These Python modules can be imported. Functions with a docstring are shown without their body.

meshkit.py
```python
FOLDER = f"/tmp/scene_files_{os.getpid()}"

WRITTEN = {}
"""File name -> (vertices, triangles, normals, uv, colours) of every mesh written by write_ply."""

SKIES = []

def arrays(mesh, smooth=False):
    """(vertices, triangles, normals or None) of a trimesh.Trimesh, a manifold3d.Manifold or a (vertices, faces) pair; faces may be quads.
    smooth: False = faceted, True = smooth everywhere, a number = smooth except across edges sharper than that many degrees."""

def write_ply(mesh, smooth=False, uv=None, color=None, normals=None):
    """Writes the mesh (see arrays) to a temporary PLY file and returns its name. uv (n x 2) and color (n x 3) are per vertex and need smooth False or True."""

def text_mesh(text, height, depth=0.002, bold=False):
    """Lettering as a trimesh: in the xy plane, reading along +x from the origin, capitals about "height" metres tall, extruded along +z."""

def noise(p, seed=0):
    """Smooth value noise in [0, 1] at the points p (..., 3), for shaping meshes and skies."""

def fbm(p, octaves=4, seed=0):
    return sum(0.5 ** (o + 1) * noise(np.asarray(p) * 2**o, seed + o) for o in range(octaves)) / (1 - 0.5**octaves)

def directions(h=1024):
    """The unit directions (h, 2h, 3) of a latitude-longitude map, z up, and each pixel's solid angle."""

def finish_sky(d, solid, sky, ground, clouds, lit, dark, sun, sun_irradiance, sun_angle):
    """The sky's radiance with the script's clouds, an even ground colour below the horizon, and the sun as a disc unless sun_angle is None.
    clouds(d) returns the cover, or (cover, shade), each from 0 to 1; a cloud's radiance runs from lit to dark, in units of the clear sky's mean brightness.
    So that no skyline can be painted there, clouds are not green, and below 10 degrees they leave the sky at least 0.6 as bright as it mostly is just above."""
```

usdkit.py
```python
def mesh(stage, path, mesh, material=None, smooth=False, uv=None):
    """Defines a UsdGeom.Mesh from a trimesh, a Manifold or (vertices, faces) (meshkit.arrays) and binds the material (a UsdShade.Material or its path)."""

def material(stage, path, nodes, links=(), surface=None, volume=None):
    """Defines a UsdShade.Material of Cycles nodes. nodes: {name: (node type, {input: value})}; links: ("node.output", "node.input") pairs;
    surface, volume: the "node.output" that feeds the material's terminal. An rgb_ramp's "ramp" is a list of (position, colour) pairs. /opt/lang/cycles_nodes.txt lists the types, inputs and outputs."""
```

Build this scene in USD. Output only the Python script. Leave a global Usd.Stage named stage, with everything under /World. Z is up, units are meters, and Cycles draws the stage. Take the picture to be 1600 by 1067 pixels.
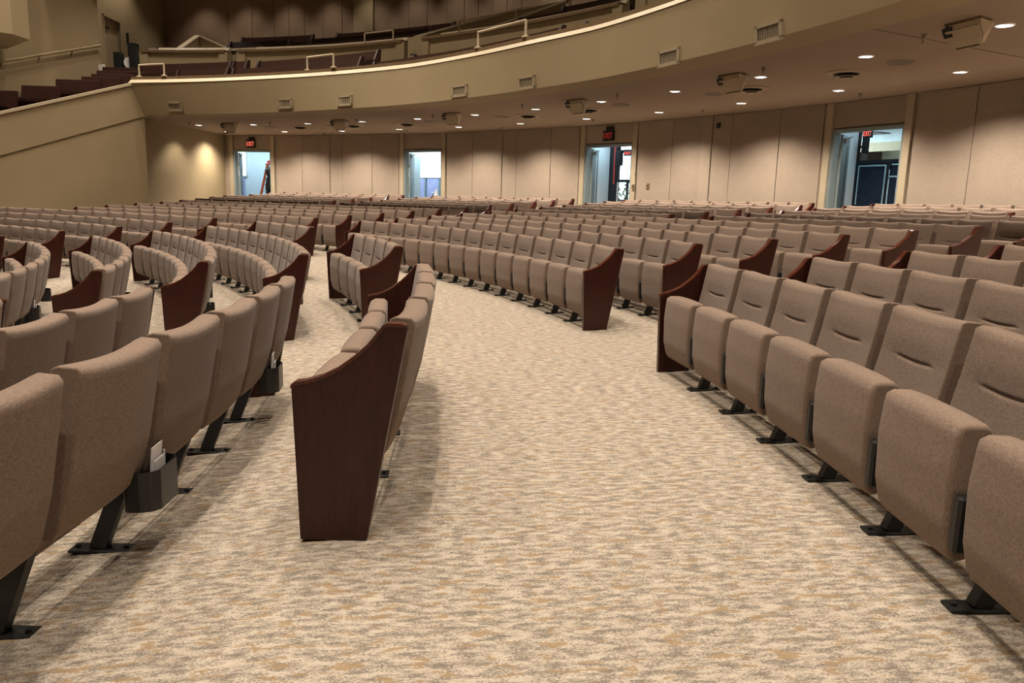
import math, random
import numpy as np, trimesh, shapely, shapely.geometry as sg
import usdkit, meshkit
from pxr import Usd, UsdGeom, UsdLux, UsdShade, Gf, Sdf, Vt

stage = Usd.Stage.CreateInMemory()
UsdGeom.SetStageUpAxis(stage, 'Z'); UsdGeom.SetStageMetersPerUnit(stage, 1.0)
UsdGeom.Xform.Define(stage, '/World'); UsdGeom.Scope.Define(stage, '/World/Looks')
pi = math.pi

# ------------------------------------------------------------------ camera, light, exposure
EYE = np.array([0.0, 0.0, 1.319]); F_PX, PITCH, ROLL = 1188.67, 0.177, 0.030
EXPOSURE = -0.32
cp, sp, cr, sr = math.cos(PITCH), math.sin(PITCH), math.cos(ROLL), math.sin(ROLL)
FWD = np.array([0, cp, -sp]); _u = np.array([0, sp, cp]); _r = np.array([1.0, 0, 0])
RT = cr * _r + sr * _u; UP = -sr * _r + cr * _u
cam = UsdGeom.Camera.Define(stage, '/World/camera')
cam.CreateHorizontalApertureAttr(36.0); cam.CreateFocalLengthAttr(F_PX / 1600 * 36.0); cam.CreateVerticalApertureAttr(36.0 * 1067 / 1600)
cam.CreateExposureAttr(EXPOSURE)
M4 = Gf.Matrix4d(*[float(v) for v in (*RT, 0, *UP, 0, *(-FWD), 0, *EYE, 1)])
UsdGeom.Xformable(cam).AddTransformOp().Set(M4)
WARM = (1.0, 0.885, 0.76); WARM2 = (1.0, 0.88, 0.745); DAY = (0.60, 0.86, 1.0)
P_DOWN, P_HALL, P_UPPER, P_VEST = 150.0, 940.0, 50.0, 14.0      # lamp intensities
AMBIENT = 0.05

def dome():
    m = usdkit.material(stage, '/World/Looks/hall_air', {'b': ('background_shader', {'color': (1.0, 0.8, 0.58), 'strength': AMBIENT})}, surface='b.background')
    d = UsdLux.DomeLight.Define(stage, '/World/dome_light'); d.CreateIntensityAttr(AMBIENT); d.CreateColorAttr(Gf.Vec3f(1.0, 0.8, 0.58))
dome()

# ------------------------------------------------------------------ the plan: rows are arcs about the stage centre
C = np.array([-19.017, 2.604])
RK, DR, RM, DRB = 18.338, 0.941, 20.617, 0.907
R_WALL, Z_CEIL, Z_LOB = 30.25, 3.80, 0.745
def zf(r):
    if r < RK: return 0.096 * (r - RK)
    if r < RM: return 0.014 * (r - RK)
    return min(0.0319 + 0.074 * (r - RM), Z_LOB)
def W(r, t, z=0.0): return np.array([C[0] + r * math.cos(t), C[1] + r * math.sin(t), z])

# ------------------------------------------------------------------ materials
def mat(name, nodes, links, surface='p.BSDF', volume=None): return usdkit.material(stage, '/World/Looks/' + name, nodes, links, surface=surface, volume=volume)
def plain(name, col, rough=0.6, var=0.08, scale=6.0, spec=0.3, bump=0.0, bscale=60, metallic=0.0, **kw):
    lo = tuple(c * (1 - var) for c in col); hi = tuple(min(1, c * (1 + var)) for c in col)
    nodes = {'g': ('texture_coordinate', {}), 'n': ('noise_texture', {'scale': scale, 'detail': 4.0}), 'r': ('rgb_ramp', {'ramp': [(0.3, lo), (0.7, hi)]}),
             'p': ('principled_bsdf', {'roughness': rough, 'specular_ior_level': spec, 'metallic': metallic, **kw})}
    links = [('g.object', 'n.vector'), ('n.fac', 'r.fac'), ('r.color', 'p.base_color')]
    if bump:
        nodes['n2'] = ('noise_texture', {'scale': float(bscale), 'detail': 3.0}); nodes['b'] = ('bump', {'strength': bump, 'distance': 0.002})
        links += [('g.object', 'n2.vector'), ('n2.fac', 'b.height'), ('b.normal', 'p.normal')]
    return mat(name, nodes, links)
def glow(name, col, strength): return mat(name, {'e': ('emission', {'color': col, 'strength': strength})}, [], surface='e.emission')

def fabric(name, a, b, sc=1.0, bump=0.35):
    nodes = {'g': ('texture_coordinate', {}), 'o': ('object_info', {}),
             'mx': ('mapping', {'scale': (55 * sc, 620 * sc, 620 * sc)}), 'mz': ('mapping', {'scale': (620 * sc, 620 * sc, 60 * sc)}),
             'nx': ('noise_texture', {'scale': 1.0, 'detail': 2.0}), 'nz': ('noise_texture', {'scale': 1.0, 'detail': 2.0}), 'nl': ('noise_texture', {'scale': 5.0, 'detail': 3.0}),
             'ad': ('math', {'math_type': 'add'}), 'mu': ('math', {'math_type': 'multiply_add', 'value2': 0.5, 'value3': 0.0}),
             'r': ('rgb_ramp', {'ramp': [(0.40, a), (0.5, tuple((x + y) / 2 for x, y in zip(a, b))), (0.60, b)]}),
             'v': ('math', {'math_type': 'multiply_add', 'value2': 0.14, 'value3': 0.93}), 'v2': ('math', {'math_type': 'multiply_add', 'value2': 0.10, 'value3': 0.95}), 'vv': ('math', {'math_type': 'multiply'}),
             'h': ('hsv', {}), 'bp': ('bump', {'strength': bump, 'distance': 0.0015}), 'p': ('principled_bsdf', {'roughness': 0.95, 'specular_ior_level': 0.12, 'sheen_weight': 0.12, 'sheen_roughness': 0.5})}
    links = [('g.object', 'mx.vector'), ('g.object', 'mz.vector'), ('g.object', 'nl.vector'), ('mx.vector', 'nx.vector'), ('mz.vector', 'nz.vector'), ('nx.fac', 'ad.value1'), ('nz.fac', 'ad.value2'), ('ad.value', 'mu.value1'), ('mu.value', 'r.fac'),
             ('nl.fac', 'v.value1'), ('o.random', 'v2.value1'), ('v.value', 'vv.value1'), ('v2.value', 'vv.value2'), ('vv.value', 'h.value'), ('r.color', 'h.color'), ('h.color', 'p.base_color'), ('mu.value', 'bp.height'), ('bp.normal', 'p.normal')]
    return mat(name, nodes, links)
M_FABRIC = fabric('taupe_upholstery', (0.136, 0.094, 0.069), (0.264, 0.191, 0.143), 1.0, 0.2)
M_FABRIC_BACK = fabric('taupe_upholstery_back', (0.205, 0.147, 0.110), (0.385, 0.290, 0.224))
M_PIPING = plain('seam_piping', (0.19, 0.13, 0.105), 0.9)

def wood(name, a, b, rough=0.32):
    nodes = {'g': ('texture_coordinate', {}), 'm': ('mapping', {'scale': (6.0, 30.0, 3.0)}), 'n': ('noise_texture', {'scale': 1.4, 'detail': 6.0, 'distortion': 1.2}), 'm2': ('mapping', {'scale': (60.0, 260.0, 8.0)}), 'n2': ('noise_texture', {'scale': 1.0, 'detail': 3.0}),
             'ad': ('math', {'math_type': 'multiply_add', 'value2': 0.35}), 'r': ('rgb_ramp', {'ramp': [(0.45, a), (0.85, b)]}), 'p': ('principled_bsdf', {'roughness': rough, 'specular_ior_level': 0.30, 'coat_weight': 0.08, 'coat_roughness': 0.22})}
    return mat(name, nodes, [('g.object', 'm.vector'), ('m.vector', 'n.vector'), ('g.object', 'm2.vector'), ('m2.vector', 'n2.vector'), ('n2.fac', 'ad.value1'), ('n.fac', 'ad.value3'), ('ad.value', 'r.fac'), ('r.color', 'p.base_color')])
M_WOOD = wood('mahogany_panel', (0.022, 0.0046, 0.0026), (0.041, 0.0090, 0.0047))
M_WOODTOP = wood('mahogany_cap', (0.050, 0.0120, 0.0062), (0.090, 0.022, 0.011), 0.20)
M_PEWEND = wood('dark_pew_end', (0.020, 0.008, 0.006), (0.032, 0.013, 0.010), 0.5)
M_PEW = wood('dark_pew_vinyl', (0.024, 0.0105, 0.0078), (0.038, 0.0165, 0.0125), 0.26)
M_RAILWOOD = plain('brown_rail_wood', (0.16, 0.105, 0.055), 0.4)
M_BLACK = plain('black_powder_coat', (0.010, 0.010, 0.010), 0.45, spec=0.4)
M_PLASTIC = plain('black_plastic', (0.013, 0.013, 0.013), 0.38, spec=0.45)
M_STEEL = plain('dull_steel', (0.35, 0.32, 0.27), 0.35, metallic=1.0)
M_CARD = plain('white_card', (0.80, 0.77, 0.76), 0.7, 0.02)
M_INK = plain('black_ink', (0.02, 0.02, 0.02), 0.6)

def carpet():
    col = dict(cream=(0.452, 0.388, 0.310), sand=(0.338, 0.286, 0.227), grey=(0.172, 0.146, 0.118), tan=(0.270, 0.184, 0.100))
    nodes = {'g': ('geometry', {}), 'rot': ('mapping', {'rotation': (0, 0, -0.10)}),
             'mA': ('mapping', {'scale': (10.0, 27.0, 1.0)}), 'nA': ('noise_texture', {'scale': 1.0, 'detail': 3.0, 'roughness': 0.6}),
             'mB': ('mapping', {'location': (7.1, 3.3, 0), 'scale': (13.0, 36.0, 1.0)}), 'nB': ('noise_texture', {'scale': 1.0, 'detail': 4.0, 'roughness': 0.65}),
             'mC': ('mapping', {'scale': (100.0, 200.0, 1.0)}), 'nC': ('noise_texture', {'scale': 1.0, 'detail': 3.0, 'roughness': 0.7}),
             'mE': ('mapping', {'location': (3.3, 1.1, 0), 'scale': (240.0, 300.0, 1.0)}), 'nE': ('noise_texture', {'scale': 1.0, 'detail': 1.0}),
             'fB': ('math', {'math_type': 'multiply_add', 'value2': 0.85}), 'fE': ('math', {'math_type': 'multiply_add', 'value2': 0.35}),
             'rB': ('rgb_ramp', {'ramp': [(1.02, col['cream']), (1.12, col['sand']), (1.24, col['grey'])]}), 'rs': ('math', {'math_type': 'multiply', 'value2': 1.0}),
             'fA': ('math', {'math_type': 'multiply_add', 'value2': 0.22}), 'rA': ('rgb_ramp', {'ramp': [(0.685, (0, 0, 0)), (0.715, (1, 1, 1))]}),
             'tan': ('color', {'value': col['tan']}), 'mx': ('mix_color', {}), 'mx2': ('math', {'math_type': 'multiply', 'value2': 0.8}),
             'bh': ('bump', {'strength': 0.5, 'distance': 0.003}), 'p': ('principled_bsdf', {'roughness': 1.0, 'specular_ior_level': 0.05, 'sheen_weight': 0.08})}
    nodes['sub'] = ('math', {'math_type': 'subtract', 'value2': 0.6})
    nodes['rB'] = ('rgb_ramp', {'ramp': [(0.405, col['cream']), (0.49, col['sand']), (0.615, col['grey'])]})
    links = [('g.position', 'rot.vector')] + [('rot.vector', f'm{k}.vector') for k in 'ABCE'] + [(f'm{k}.vector', f'n{k}.vector') for k in 'ABCE'] + [
        ('nC.fac', 'fB.value1'), ('nB.fac', 'fB.value3'), ('nE.fac', 'fE.value1'), ('fB.value', 'fE.value3'), ('fE.value', 'sub.value1'), ('sub.value', 'rB.fac'),
        ('nC.fac', 'fA.value1'), ('nA.fac', 'fA.value3'), ('fA.value', 'rA.fac'), ('rA.color', 'mx2.value1'), ('mx2.value', 'mx.fac'), ('rB.color', 'mx.a'), ('tan.color', 'mx.b'), ('mx.result', 'p.base_color'),
        ('nE.fac', 'bh.height'), ('bh.normal', 'p.normal')]
    return mat('beige_flecked_carpet', nodes, links)
M_CARPET = carpet()
M_WALLFAB = fabric('wall_panel_fabric', (0.255, 0.198, 0.147), (0.335, 0.268, 0.203), 0.35, 0.15)
M_UPFAB = fabric('upper_wall_fabric', (0.20, 0.137, 0.09), (0.27, 0.188, 0.125), 0.35, 0.15)
M_PAINT = plain('beige_paint', (0.295, 0.228, 0.130), 0.7, 0.03, 1.5, 0.25, 0.08, 90)
M_CREAM = plain('cream_trim_paint', (0.46, 0.385, 0.265), 0.5, 0.02, 2.0, 0.3)
M_POST = plain('post_paint', (0.36, 0.295, 0.20), 0.5, 0.02, 2.0, 0.3)
M_CEILP = plain('ceiling_paint', (0.28, 0.215, 0.16), 0.85, 0.03, 1.2, 0.15, 0.05, 120)
M_HALLCEIL = plain('hall_ceiling_paint', (0.35, 0.28, 0.19), 0.9, 0.03)
M_LOBBY = plain('lobby_paint', (0.62, 0.68, 0.70), 0.6, 0.02)
M_DOOR = plain('painted_door', (0.19, 0.225, 0.225), 0.45, 0.03)
M_DARKFR = plain('dark_bronze_frame', (0.012, 0.014, 0.018), 0.4, spec=0.5)
M_NAVY = plain('navy_paper', (0.010, 0.022, 0.045), 0.8, 0.25, 9.0)
M_TAPE = plain('pale_blue_tape', (0.33, 0.52, 0.62), 0.6)
M_BTAPE = plain('blue_tape', (0.02, 0.06, 0.28), 0.6)
M_LAV = plain('lavender_door_paint', (0.36, 0.35, 0.56), 0.5)
M_BOXP = plain('beige_cabinet', (0.33, 0.265, 0.175), 0.6, 0.03)
M_GRILL = plain('grey_grille', (0.15, 0.12, 0.09), 0.7)
M_ORANGE = plain('orange_ladder_rail', (0.55, 0.10, 0.035), 0.5)
M_CLOTH = plain('dark_work_clothes', (0.022, 0.020, 0.018), 0.9)
M_SKIN = plain('brown_skin', (0.09, 0.045, 0.028), 0.5)
M_CAP = plain('grey_cap', (0.13, 0.13, 0.11), 0.9)
M_REDW = plain('red_cardboard', (0.5, 0.06, 0.05), 0.6)
M_LENS = glow('lamp_lens', (1.0, 0.93, 0.86), 9.0)
M_DAYWIN = glow('daylit_window', (0.80, 0.93, 1.0), 2.6)
M_DAYWALL = glow('daylit_ceiling_panel', (0.80, 0.92, 1.0), 1.1)
M_EXITRED = glow('exit_red', (1.0, 0.07, 0.045), 0.40)
M_EXITHOT = glow('exit_red_bright', (1.0, 0.10, 0.07), 3.2)
def glass():
    return mat('clear_pane', {'t': ('transparent_bsdf', {'color': (0.93, 0.97, 0.97)}), 'g': ('glossy_bsdf', {'color': (1, 1, 1), 'roughness': 0.02}), 'f': ('fresnel', {'IOR': 1.45}), 'm': ('mix_closure', {})},
               [('f.fac', 'm.fac'), ('t.BSDF', 'm.closure1'), ('g.BSDF', 'm.closure2')], surface='m.closure')
M_GLASS = glass()

# ------------------------------------------------------------------ helpers
used = {}
def numbered(parent, name):
    k = (parent, name); n = used.get(k, 0); used[k] = n + 1
    return f'{parent}/{name}' if n == 0 else f'{parent}/{name}_{n:03d}'
def tag(p, label=None, cat=None, group=None, kind=None):
    p = p.GetPrim() if hasattr(p, 'GetPrim') else p
    for k, v in (('label', label), ('category', cat), ('group', group), ('kind', kind)):
        if v: p.SetCustomDataByKey(k, v)
    return p
def place(x, loc, rz=0.0, sx=1.0):
    xf = UsdGeom.Xformable(x); xf.AddTranslateOp().Set(Gf.Vec3d(*map(float, loc))); xf.AddRotateZOp().Set(math.degrees(rz))
    if sx != 1.0: xf.AddScaleOp().Set(Gf.Vec3f(float(sx), 1, 1))
def thing(name, label, cat, loc=(0, 0, 0), rz=0.0, group=None, kind=None):
    x = UsdGeom.Xform.Define(stage, numbered('/World', name)); place(x, loc, rz); return tag(x, label, cat, group, kind)
def obj(name, mesh, m, parent=None, smooth=False, label=None):
    path = '/World' if parent is None else str(parent.GetPath())
    g = usdkit.mesh(stage, numbered(path, name), mesh, m, smooth=smooth)
    if label: tag(g, label)
    return g.GetPrim()
def struct(name, mesh, m, parent=None, smooth=False, label=None, cat=None):
    p = obj(name, mesh, m, parent, smooth)
    if parent is None: tag(p, label, cat, kind='structure')
    return p
def box(lo, hi):
    lo, hi = np.asarray(lo, float), np.asarray(hi, float)
    b = trimesh.creation.box(hi - lo); b.apply_translation((lo + hi) / 2); return b
def cbox(c, s, bev=0.0):
    s = np.asarray(s, float)
    if bev:
        pts = [np.array([sx, sy, sz]) * (s / 2) - np.array([sx, sy, sz]) * np.array(k) * bev for sx in (-1, 1) for sy in (-1, 1) for sz in (-1, 1) for k in ((0, 1, 1), (1, 0, 1), (1, 1, 0))]
        m = trimesh.convex.convex_hull(np.array(pts))
    else: m = trimesh.creation.box(s)
    m.apply_translation(c); return m
def cat(*ms):
    ms = [m for m in ms if m is not None]
    return trimesh.util.concatenate(ms)
def tube(pts, r, n=10, closed_ends=True):
    pts = np.asarray(pts, float); out = []
    for a, b in zip(pts[:-1], pts[1:]): out.append(trimesh.creation.cylinder(r, segment=[a, b], sections=n))
    for p in pts[1:-1]: s = trimesh.creation.icosphere(1, r); s.apply_translation(p); out.append(s)
    return cat(*out)
def bar(a, b, w, h):
    """A rectangular bar from a to b: w across, h in the other direction."""
    a, b = np.asarray(a, float), np.asarray(b, float); d = b - a; L = np.linalg.norm(d); d /= L
    s = np.cross(d, [0, 0, 1.0]); s = s / np.linalg.norm(s) if np.linalg.norm(s) > 1e-6 else np.array([1.0, 0, 0]); t = np.cross(s, d)
    m = trimesh.creation.box((w, h, L)); T = np.eye(4); T[:3, 0], T[:3, 1], T[:3, 2], T[:3, 3] = s, t, d, (a + b) / 2
    if np.linalg.det(T[:3, :3]) < 0: T[:3, 0] *= -1
    m.apply_transform(T); return m
def arcbox(r0, r1, t0, t1, z0, z1, step=0.02):
    """A solid between two radii, two angles and two heights about the stage centre; radii and heights may be functions of the angle."""
    f = lambda v, t: v(t) if callable(v) else v
    n = max(1, int(math.ceil(abs(t1 - t0) / step))); ts = np.linspace(min(t0, t1), max(t0, t1), n + 1)
    v = []
    for t in ts:
        a, b, lo, hi = f(r0, t), f(r1, t), f(z0, t), f(z1, t)
        v += [W(a, t, lo), W(b, t, lo), W(b, t, hi), W(a, t, hi)]
    fs = []
    for i in range(n):
        A, B = 4 * i, 4 * i + 4
        for k in range(4):
            l = (k + 1) % 4; fs += [[A + k, A + l, B + l], [A + k, B + l, B + k]]
    fs += [[0, 2, 1], [0, 3, 2], [4 * n, 4 * n + 1, 4 * n + 2], [4 * n, 4 * n + 2, 4 * n + 3]]
    m = trimesh.Trimesh(v, fs, process=False)
    if m.volume < 0: m.invert()
    return m
def arcsection(poly, t0, t1, step=0.02):
    """Sweeps a closed (r, z) outline about the stage centre; the outline may be a function of the angle."""
    n = max(1, int(math.ceil(abs(t1 - t0) / step))); ts = np.linspace(t0, t1, n + 1); v, fs = [], []
    for t in ts:
        pl = poly(t) if callable(poly) else poly
        v += [W(r, t, z) for r, z in pl]
    k = len(pl)
    for i in range(n):
        for j in range(k):
            l = (j + 1) % k; a, b, c, d = i * k + j, i * k + l, (i + 1) * k + l, (i + 1) * k + j
            fs += [[a, b, c], [a, c, d]]
    p0 = poly(ts[0]) if callable(poly) else poly
    tri = trimesh.creation.triangulate_polygon(sg.Polygon(p0), engine='earcut')
    idx = {tuple(np.round(p, 6)): i for i, p in enumerate(p0)}
    try:
        cap = [[idx[tuple(np.round(tri[0][q], 6))] for q in f] for f in tri[1]]
        fs += cap + [[n * k + a for a in f[::-1]] for f in cap]
    except KeyError: pass
    m = trimesh.Trimesh(v, fs, process=False)
    trimesh.repair.fix_normals(m)
    return m
def wallbox(A, B, th, z0, z1):
    """A vertical slab along the line A-B (xy), th thick to its left; heights may be pairs (at A, at B)."""
    A, B = np.asarray(A, float), np.asarray(B, float); d = (B - A) / np.linalg.norm(B - A); n = np.array([-d[1], d[0]]) * th
    zz = lambda z: z if isinstance(z, (tuple, list)) else (z, z)
    (a0, b0), (a1, b1) = zz(z0), zz(z1)
    pts = [(*A, a0), (*B, b0), (*(B + n), b0), (*(A + n), a0), (*A, a1), (*B, b1), (*(B + n), b1), (*(A + n), a1)]
    return trimesh.convex.convex_hull(np.array(pts))
def disc_lathe(profile, n=32):
    m = trimesh.creation.revolve(np.array(profile, float), sections=n); return m
def spot(path, pos, power, color, cone, soft, radius=0.06, aim=None):
    """A lamp's own light: a small sphere shining through a cone, downwards unless aimed."""
    l = UsdLux.SphereLight.Define(stage, path); l.CreateRadiusAttr(radius); l.CreateIntensityAttr(power); l.CreateColorAttr(Gf.Vec3f(*color)); l.CreateNormalizeAttr(True)
    s = UsdLux.ShapingAPI.Apply(l.GetPrim()); s.CreateShapingConeAngleAttr(cone); s.CreateShapingConeSoftnessAttr(soft)
    x = UsdGeom.Xformable(l)
    x.AddTranslateOp().Set(Gf.Vec3d(*map(float, pos)))
    if aim is not None:
        d = np.asarray(aim, float) - np.asarray(pos, float)
        q = Gf.Rotation(Gf.Vec3d(0, 0, -1), Gf.Vec3d(*map(float, d))).GetQuat(); x.AddOrientOp().Set(Gf.Quatf(q))
    return l
def ordinal(n):
    w = ['first', 'second', 'third', 'fourth', 'fifth', 'sixth', 'seventh', 'eighth', 'ninth', 'tenth', 'eleventh', 'twelfth', 'thirteenth', 'fourteenth', 'fifteenth', 'sixteenth', 'seventeenth', 'eighteenth', 'nineteenth', 'twentieth']
    return w[n - 1] if n <= 20 else f'{n}th'
def local(r, t): return W(r, t, zf(r)), t - pi / 2        # frame: y outward from the stage, x along the row towards smaller angles
def project(p):
    d = np.asarray(p, float) - EYE; z = d @ FWD
    return None if z < 0.15 else (800 + F_PX * (d @ RT) / z, 533.5 - F_PX * (d @ UP) / z, z)

# ------------------------------------------------------------------ floor
def floor_mesh():
    rs = list(np.arange(4.0, RK, 1.0)) + [RK] + list(np.linspace(RK, RM, 4)[1:]) + list(np.linspace(RM, R_WALL, 14)[1:]) + [31.5, 36.0]
    ts = np.arange(-1.2, 1.75, 0.02); v = [W(r, t, zf(r)) for t in ts for r in rs]; n = len(rs)
    f = []
    for i in range(len(ts) - 1):
        for j in range(n - 1):
            a = i * n + j; f += [[a, a + 1, a + n + 1], [a, a + n + 1, a + n]]
    m = trimesh.Trimesh(v, f, process=False)
    if m.face_normals[:, 2].mean() < 0: m.invert()
    return m
struct('floor', floor_mesh(), M_CARPET, smooth=40, label='beige flecked carpet sloping gently up towards the back doors', cat='floor')

# ------------------------------------------------------------------ back wall with fabric panels, posts and four doorways
DOORS = [(1.266, 1.323), (1.0015, 1.0585), (0.7375, 0.7975), (0.4685, 0.5270)]
Z_DOOR = 3.19
solid = [(1.3235, 1.36)] + [(DOORS[i + 1][1], DOORS[i][0]) for i in range(3)] + [(-0.35, DOORS[3][0])]
wb = cat(*[arcbox(R_WALL, R_WALL + 0.18, a, b, 0.5, Z_CEIL) for a, b in solid], *[arcbox(R_WALL + 0.04, R_WALL + 0.18, a, b, Z_DOOR, Z_CEIL) for a, b in DOORS])
wall_back = struct('wall_back', wb, M_WALLFAB, label='curved back wall of taupe fabric panels with four doorways', cat='wall')
seams = [[1.2558, 1.2171, 1.1863, 1.1734, 1.1545, 1.108, 1.0668], [0.9933, 0.9554, 0.9238, 0.9119, 0.8918, 0.8439, 0.8055], [0.7303, 0.6897, 0.6566, 0.6448, 0.6244, 0.5758, 0.5355], [0.4605, 0.4185, 0.389, 0.377, 0.357, 0.31, 0.26, 0.2, 0.14, 0.08, 0.02]]
strips = {1.1863, 0.9238, 0.6566, 0.389}
for run in seams:
    for a, b in zip(run[:-1], run[1:]):
        proud = 0.055 if a in strips else 0.03
        obj('wall_panel', arcbox(R_WALL - proud, R_WALL, b + 0.0003, a - 0.0003, 0.62, Z_CEIL - 0.012, 0.05), M_CREAM if a in strips and False else M_WALLFAB, wall_back)
posts = 0
for a, b in DOORS:
    for c in (a - 0.0034, b + 0.0034):
        posts += 1
        struct(f'trim_{posts}', arcbox(R_WALL - 0.06, R_WALL + 0.04, c - 0.0027, c + 0.0027, 0.62, Z_CEIL), M_POST)
    obj('lintel_panel', arcbox(R_WALL - 0.005, R_WALL + 0.04, a + 0.0003, b - 0.0003, Z_DOOR + 0.06, Z_CEIL - 0.012, 0.03), M_WALLFAB, wall_back)

# ------------------------------------------------------------------ balcony: soffit ceiling, front, ledge
_ft = np.array([0.20, 0.30, 0.38, 0.46, 0.56, 0.66, 0.83, 0.94, 1.08, 1.265])
_fr = np.array([24.30, 24.34, 24.25, 24.18, 24.14, 23.98, 23.82, 23.62, 23.42, 23.25])
def r_low(t): return float(np.interp(t, _ft, _fr))
def r_top(t): return float(np.interp(t, [0.2, 0.45, 0.56, 0.64, 0.83, 1.06, 1.25], [24.15, 24.13, 24.13, 23.95, 23.92, 23.3, 22.9]))
T0, T1 = -0.35, 1.262
Z_LOW, Z_TOP = 3.77, 4.68
def front_outline(t):
    a, b = r_low(t), r_top(t)
    return [(a, Z_LOW), (b, Z_TOP), (b + 0.10, Z_TOP + 0.10), (b + 0.24, Z_TOP + 0.10), (b + 0.24, Z_TOP - 0.2), (a + 0.75, Z_LOW + 0.03), (a + 0.75, Z_LOW)]
balcony_front = struct('balcony_front', arcsection(front_outline, T0, T1), M_PAINT, smooth=20, label='long curved beige balcony front with a sloping ledge on top', cat='balcony')
obj('ledge', arcsection(lambda t: [(r_top(t) - 0.015, Z_TOP), (r_top(t) + 0.10, Z_TOP + 0.112), (r_top(t) + 0.11, Z_TOP + 0.10), (r_top(t) - 0.005, Z_TOP - 0.005)], T0, T1), M_CREAM, balcony_front)
obj('rail_board', arcsection(lambda t: [(r_top(t) + 0.12, Z_TOP + 0.10), (r_top(t) + 0.12, Z_TOP + 0.20), (r_top(t) + 0.22, Z_TOP + 0.20), (r_top(t) + 0.22, Z_TOP + 0.10)], T0, T1), M_RAILWOOD, balcony_front)
soffit = struct('ceiling', arcbox(lambda t: r_low(t) + 0.70, R_WALL + 0.18, T0, 1.42, Z_CEIL, Z_CEIL + 0.15), M_CEILP, label='flat ceiling under the balcony dotted with downlights', cat='ceiling')
# balcony tiers behind the front
def tier(r0, r1, z): return arcbox(r0, r1, T0, 1.40, Z_CEIL + 0.15, z)
balc_floor = cat(arcbox(lambda t: r_low(t) + 0.8, 25.6, T0, 1.25, Z_CEIL + 0.16, 4.55), tier(25.6, 26.6, 4.9), tier(26.6, 28.0, 5.35), tier(28.0, 29.0, 5.98), tier(29.0, 30.0, 6.38), tier(30.0, 31.6, 6.80))
struct('balcony_floor', balc_floor, M_CARPET, label='stepped carpeted balcony floor behind the half walls', cat='floor')
R_UP = 31.6
wall_upper = struct('wall_upper', arcbox(R_UP, R_UP + 0.2, T0, 1.49, 4.5, 10.3), M_UPFAB, label='dark fabric panelled rear wall above the balcony pews', cat='wall')
up_seams = [1.40, 1.353, 1.318, 1.285, 1.263, 1.24, 1.212, 1.184, 1.165]
def panel_run(lst, m, r):
    for a, b in zip(lst[:-1], lst[1:]): obj('wall_panel', arcbox(r - 0.03, r, b + 0.0004, a - 0.0004, 6.8, 10.3, 0.05), m, wall_upper)
panel_run(up_seams, M_UPFAB, R_UP)
panel_run([1.118, 1.085, 1.058, 1.03, 1.005, 0.985, 0.965, 0.945, 0.925, 0.895], M_UPFAB, R_UP)
panel_run([0.835, 0.80, 0.765, 0.73, 0.69], M_UPFAB, R_UP)
for a, b in ((1.165, 1.136), (0.895, 0.862)):
    struct('trim_upper' if a > 1 else 'trim_upper_far', arcbox(R_UP - 0.12, R_UP, b, a, 6.8, 10.3), M_PAINT)

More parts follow.
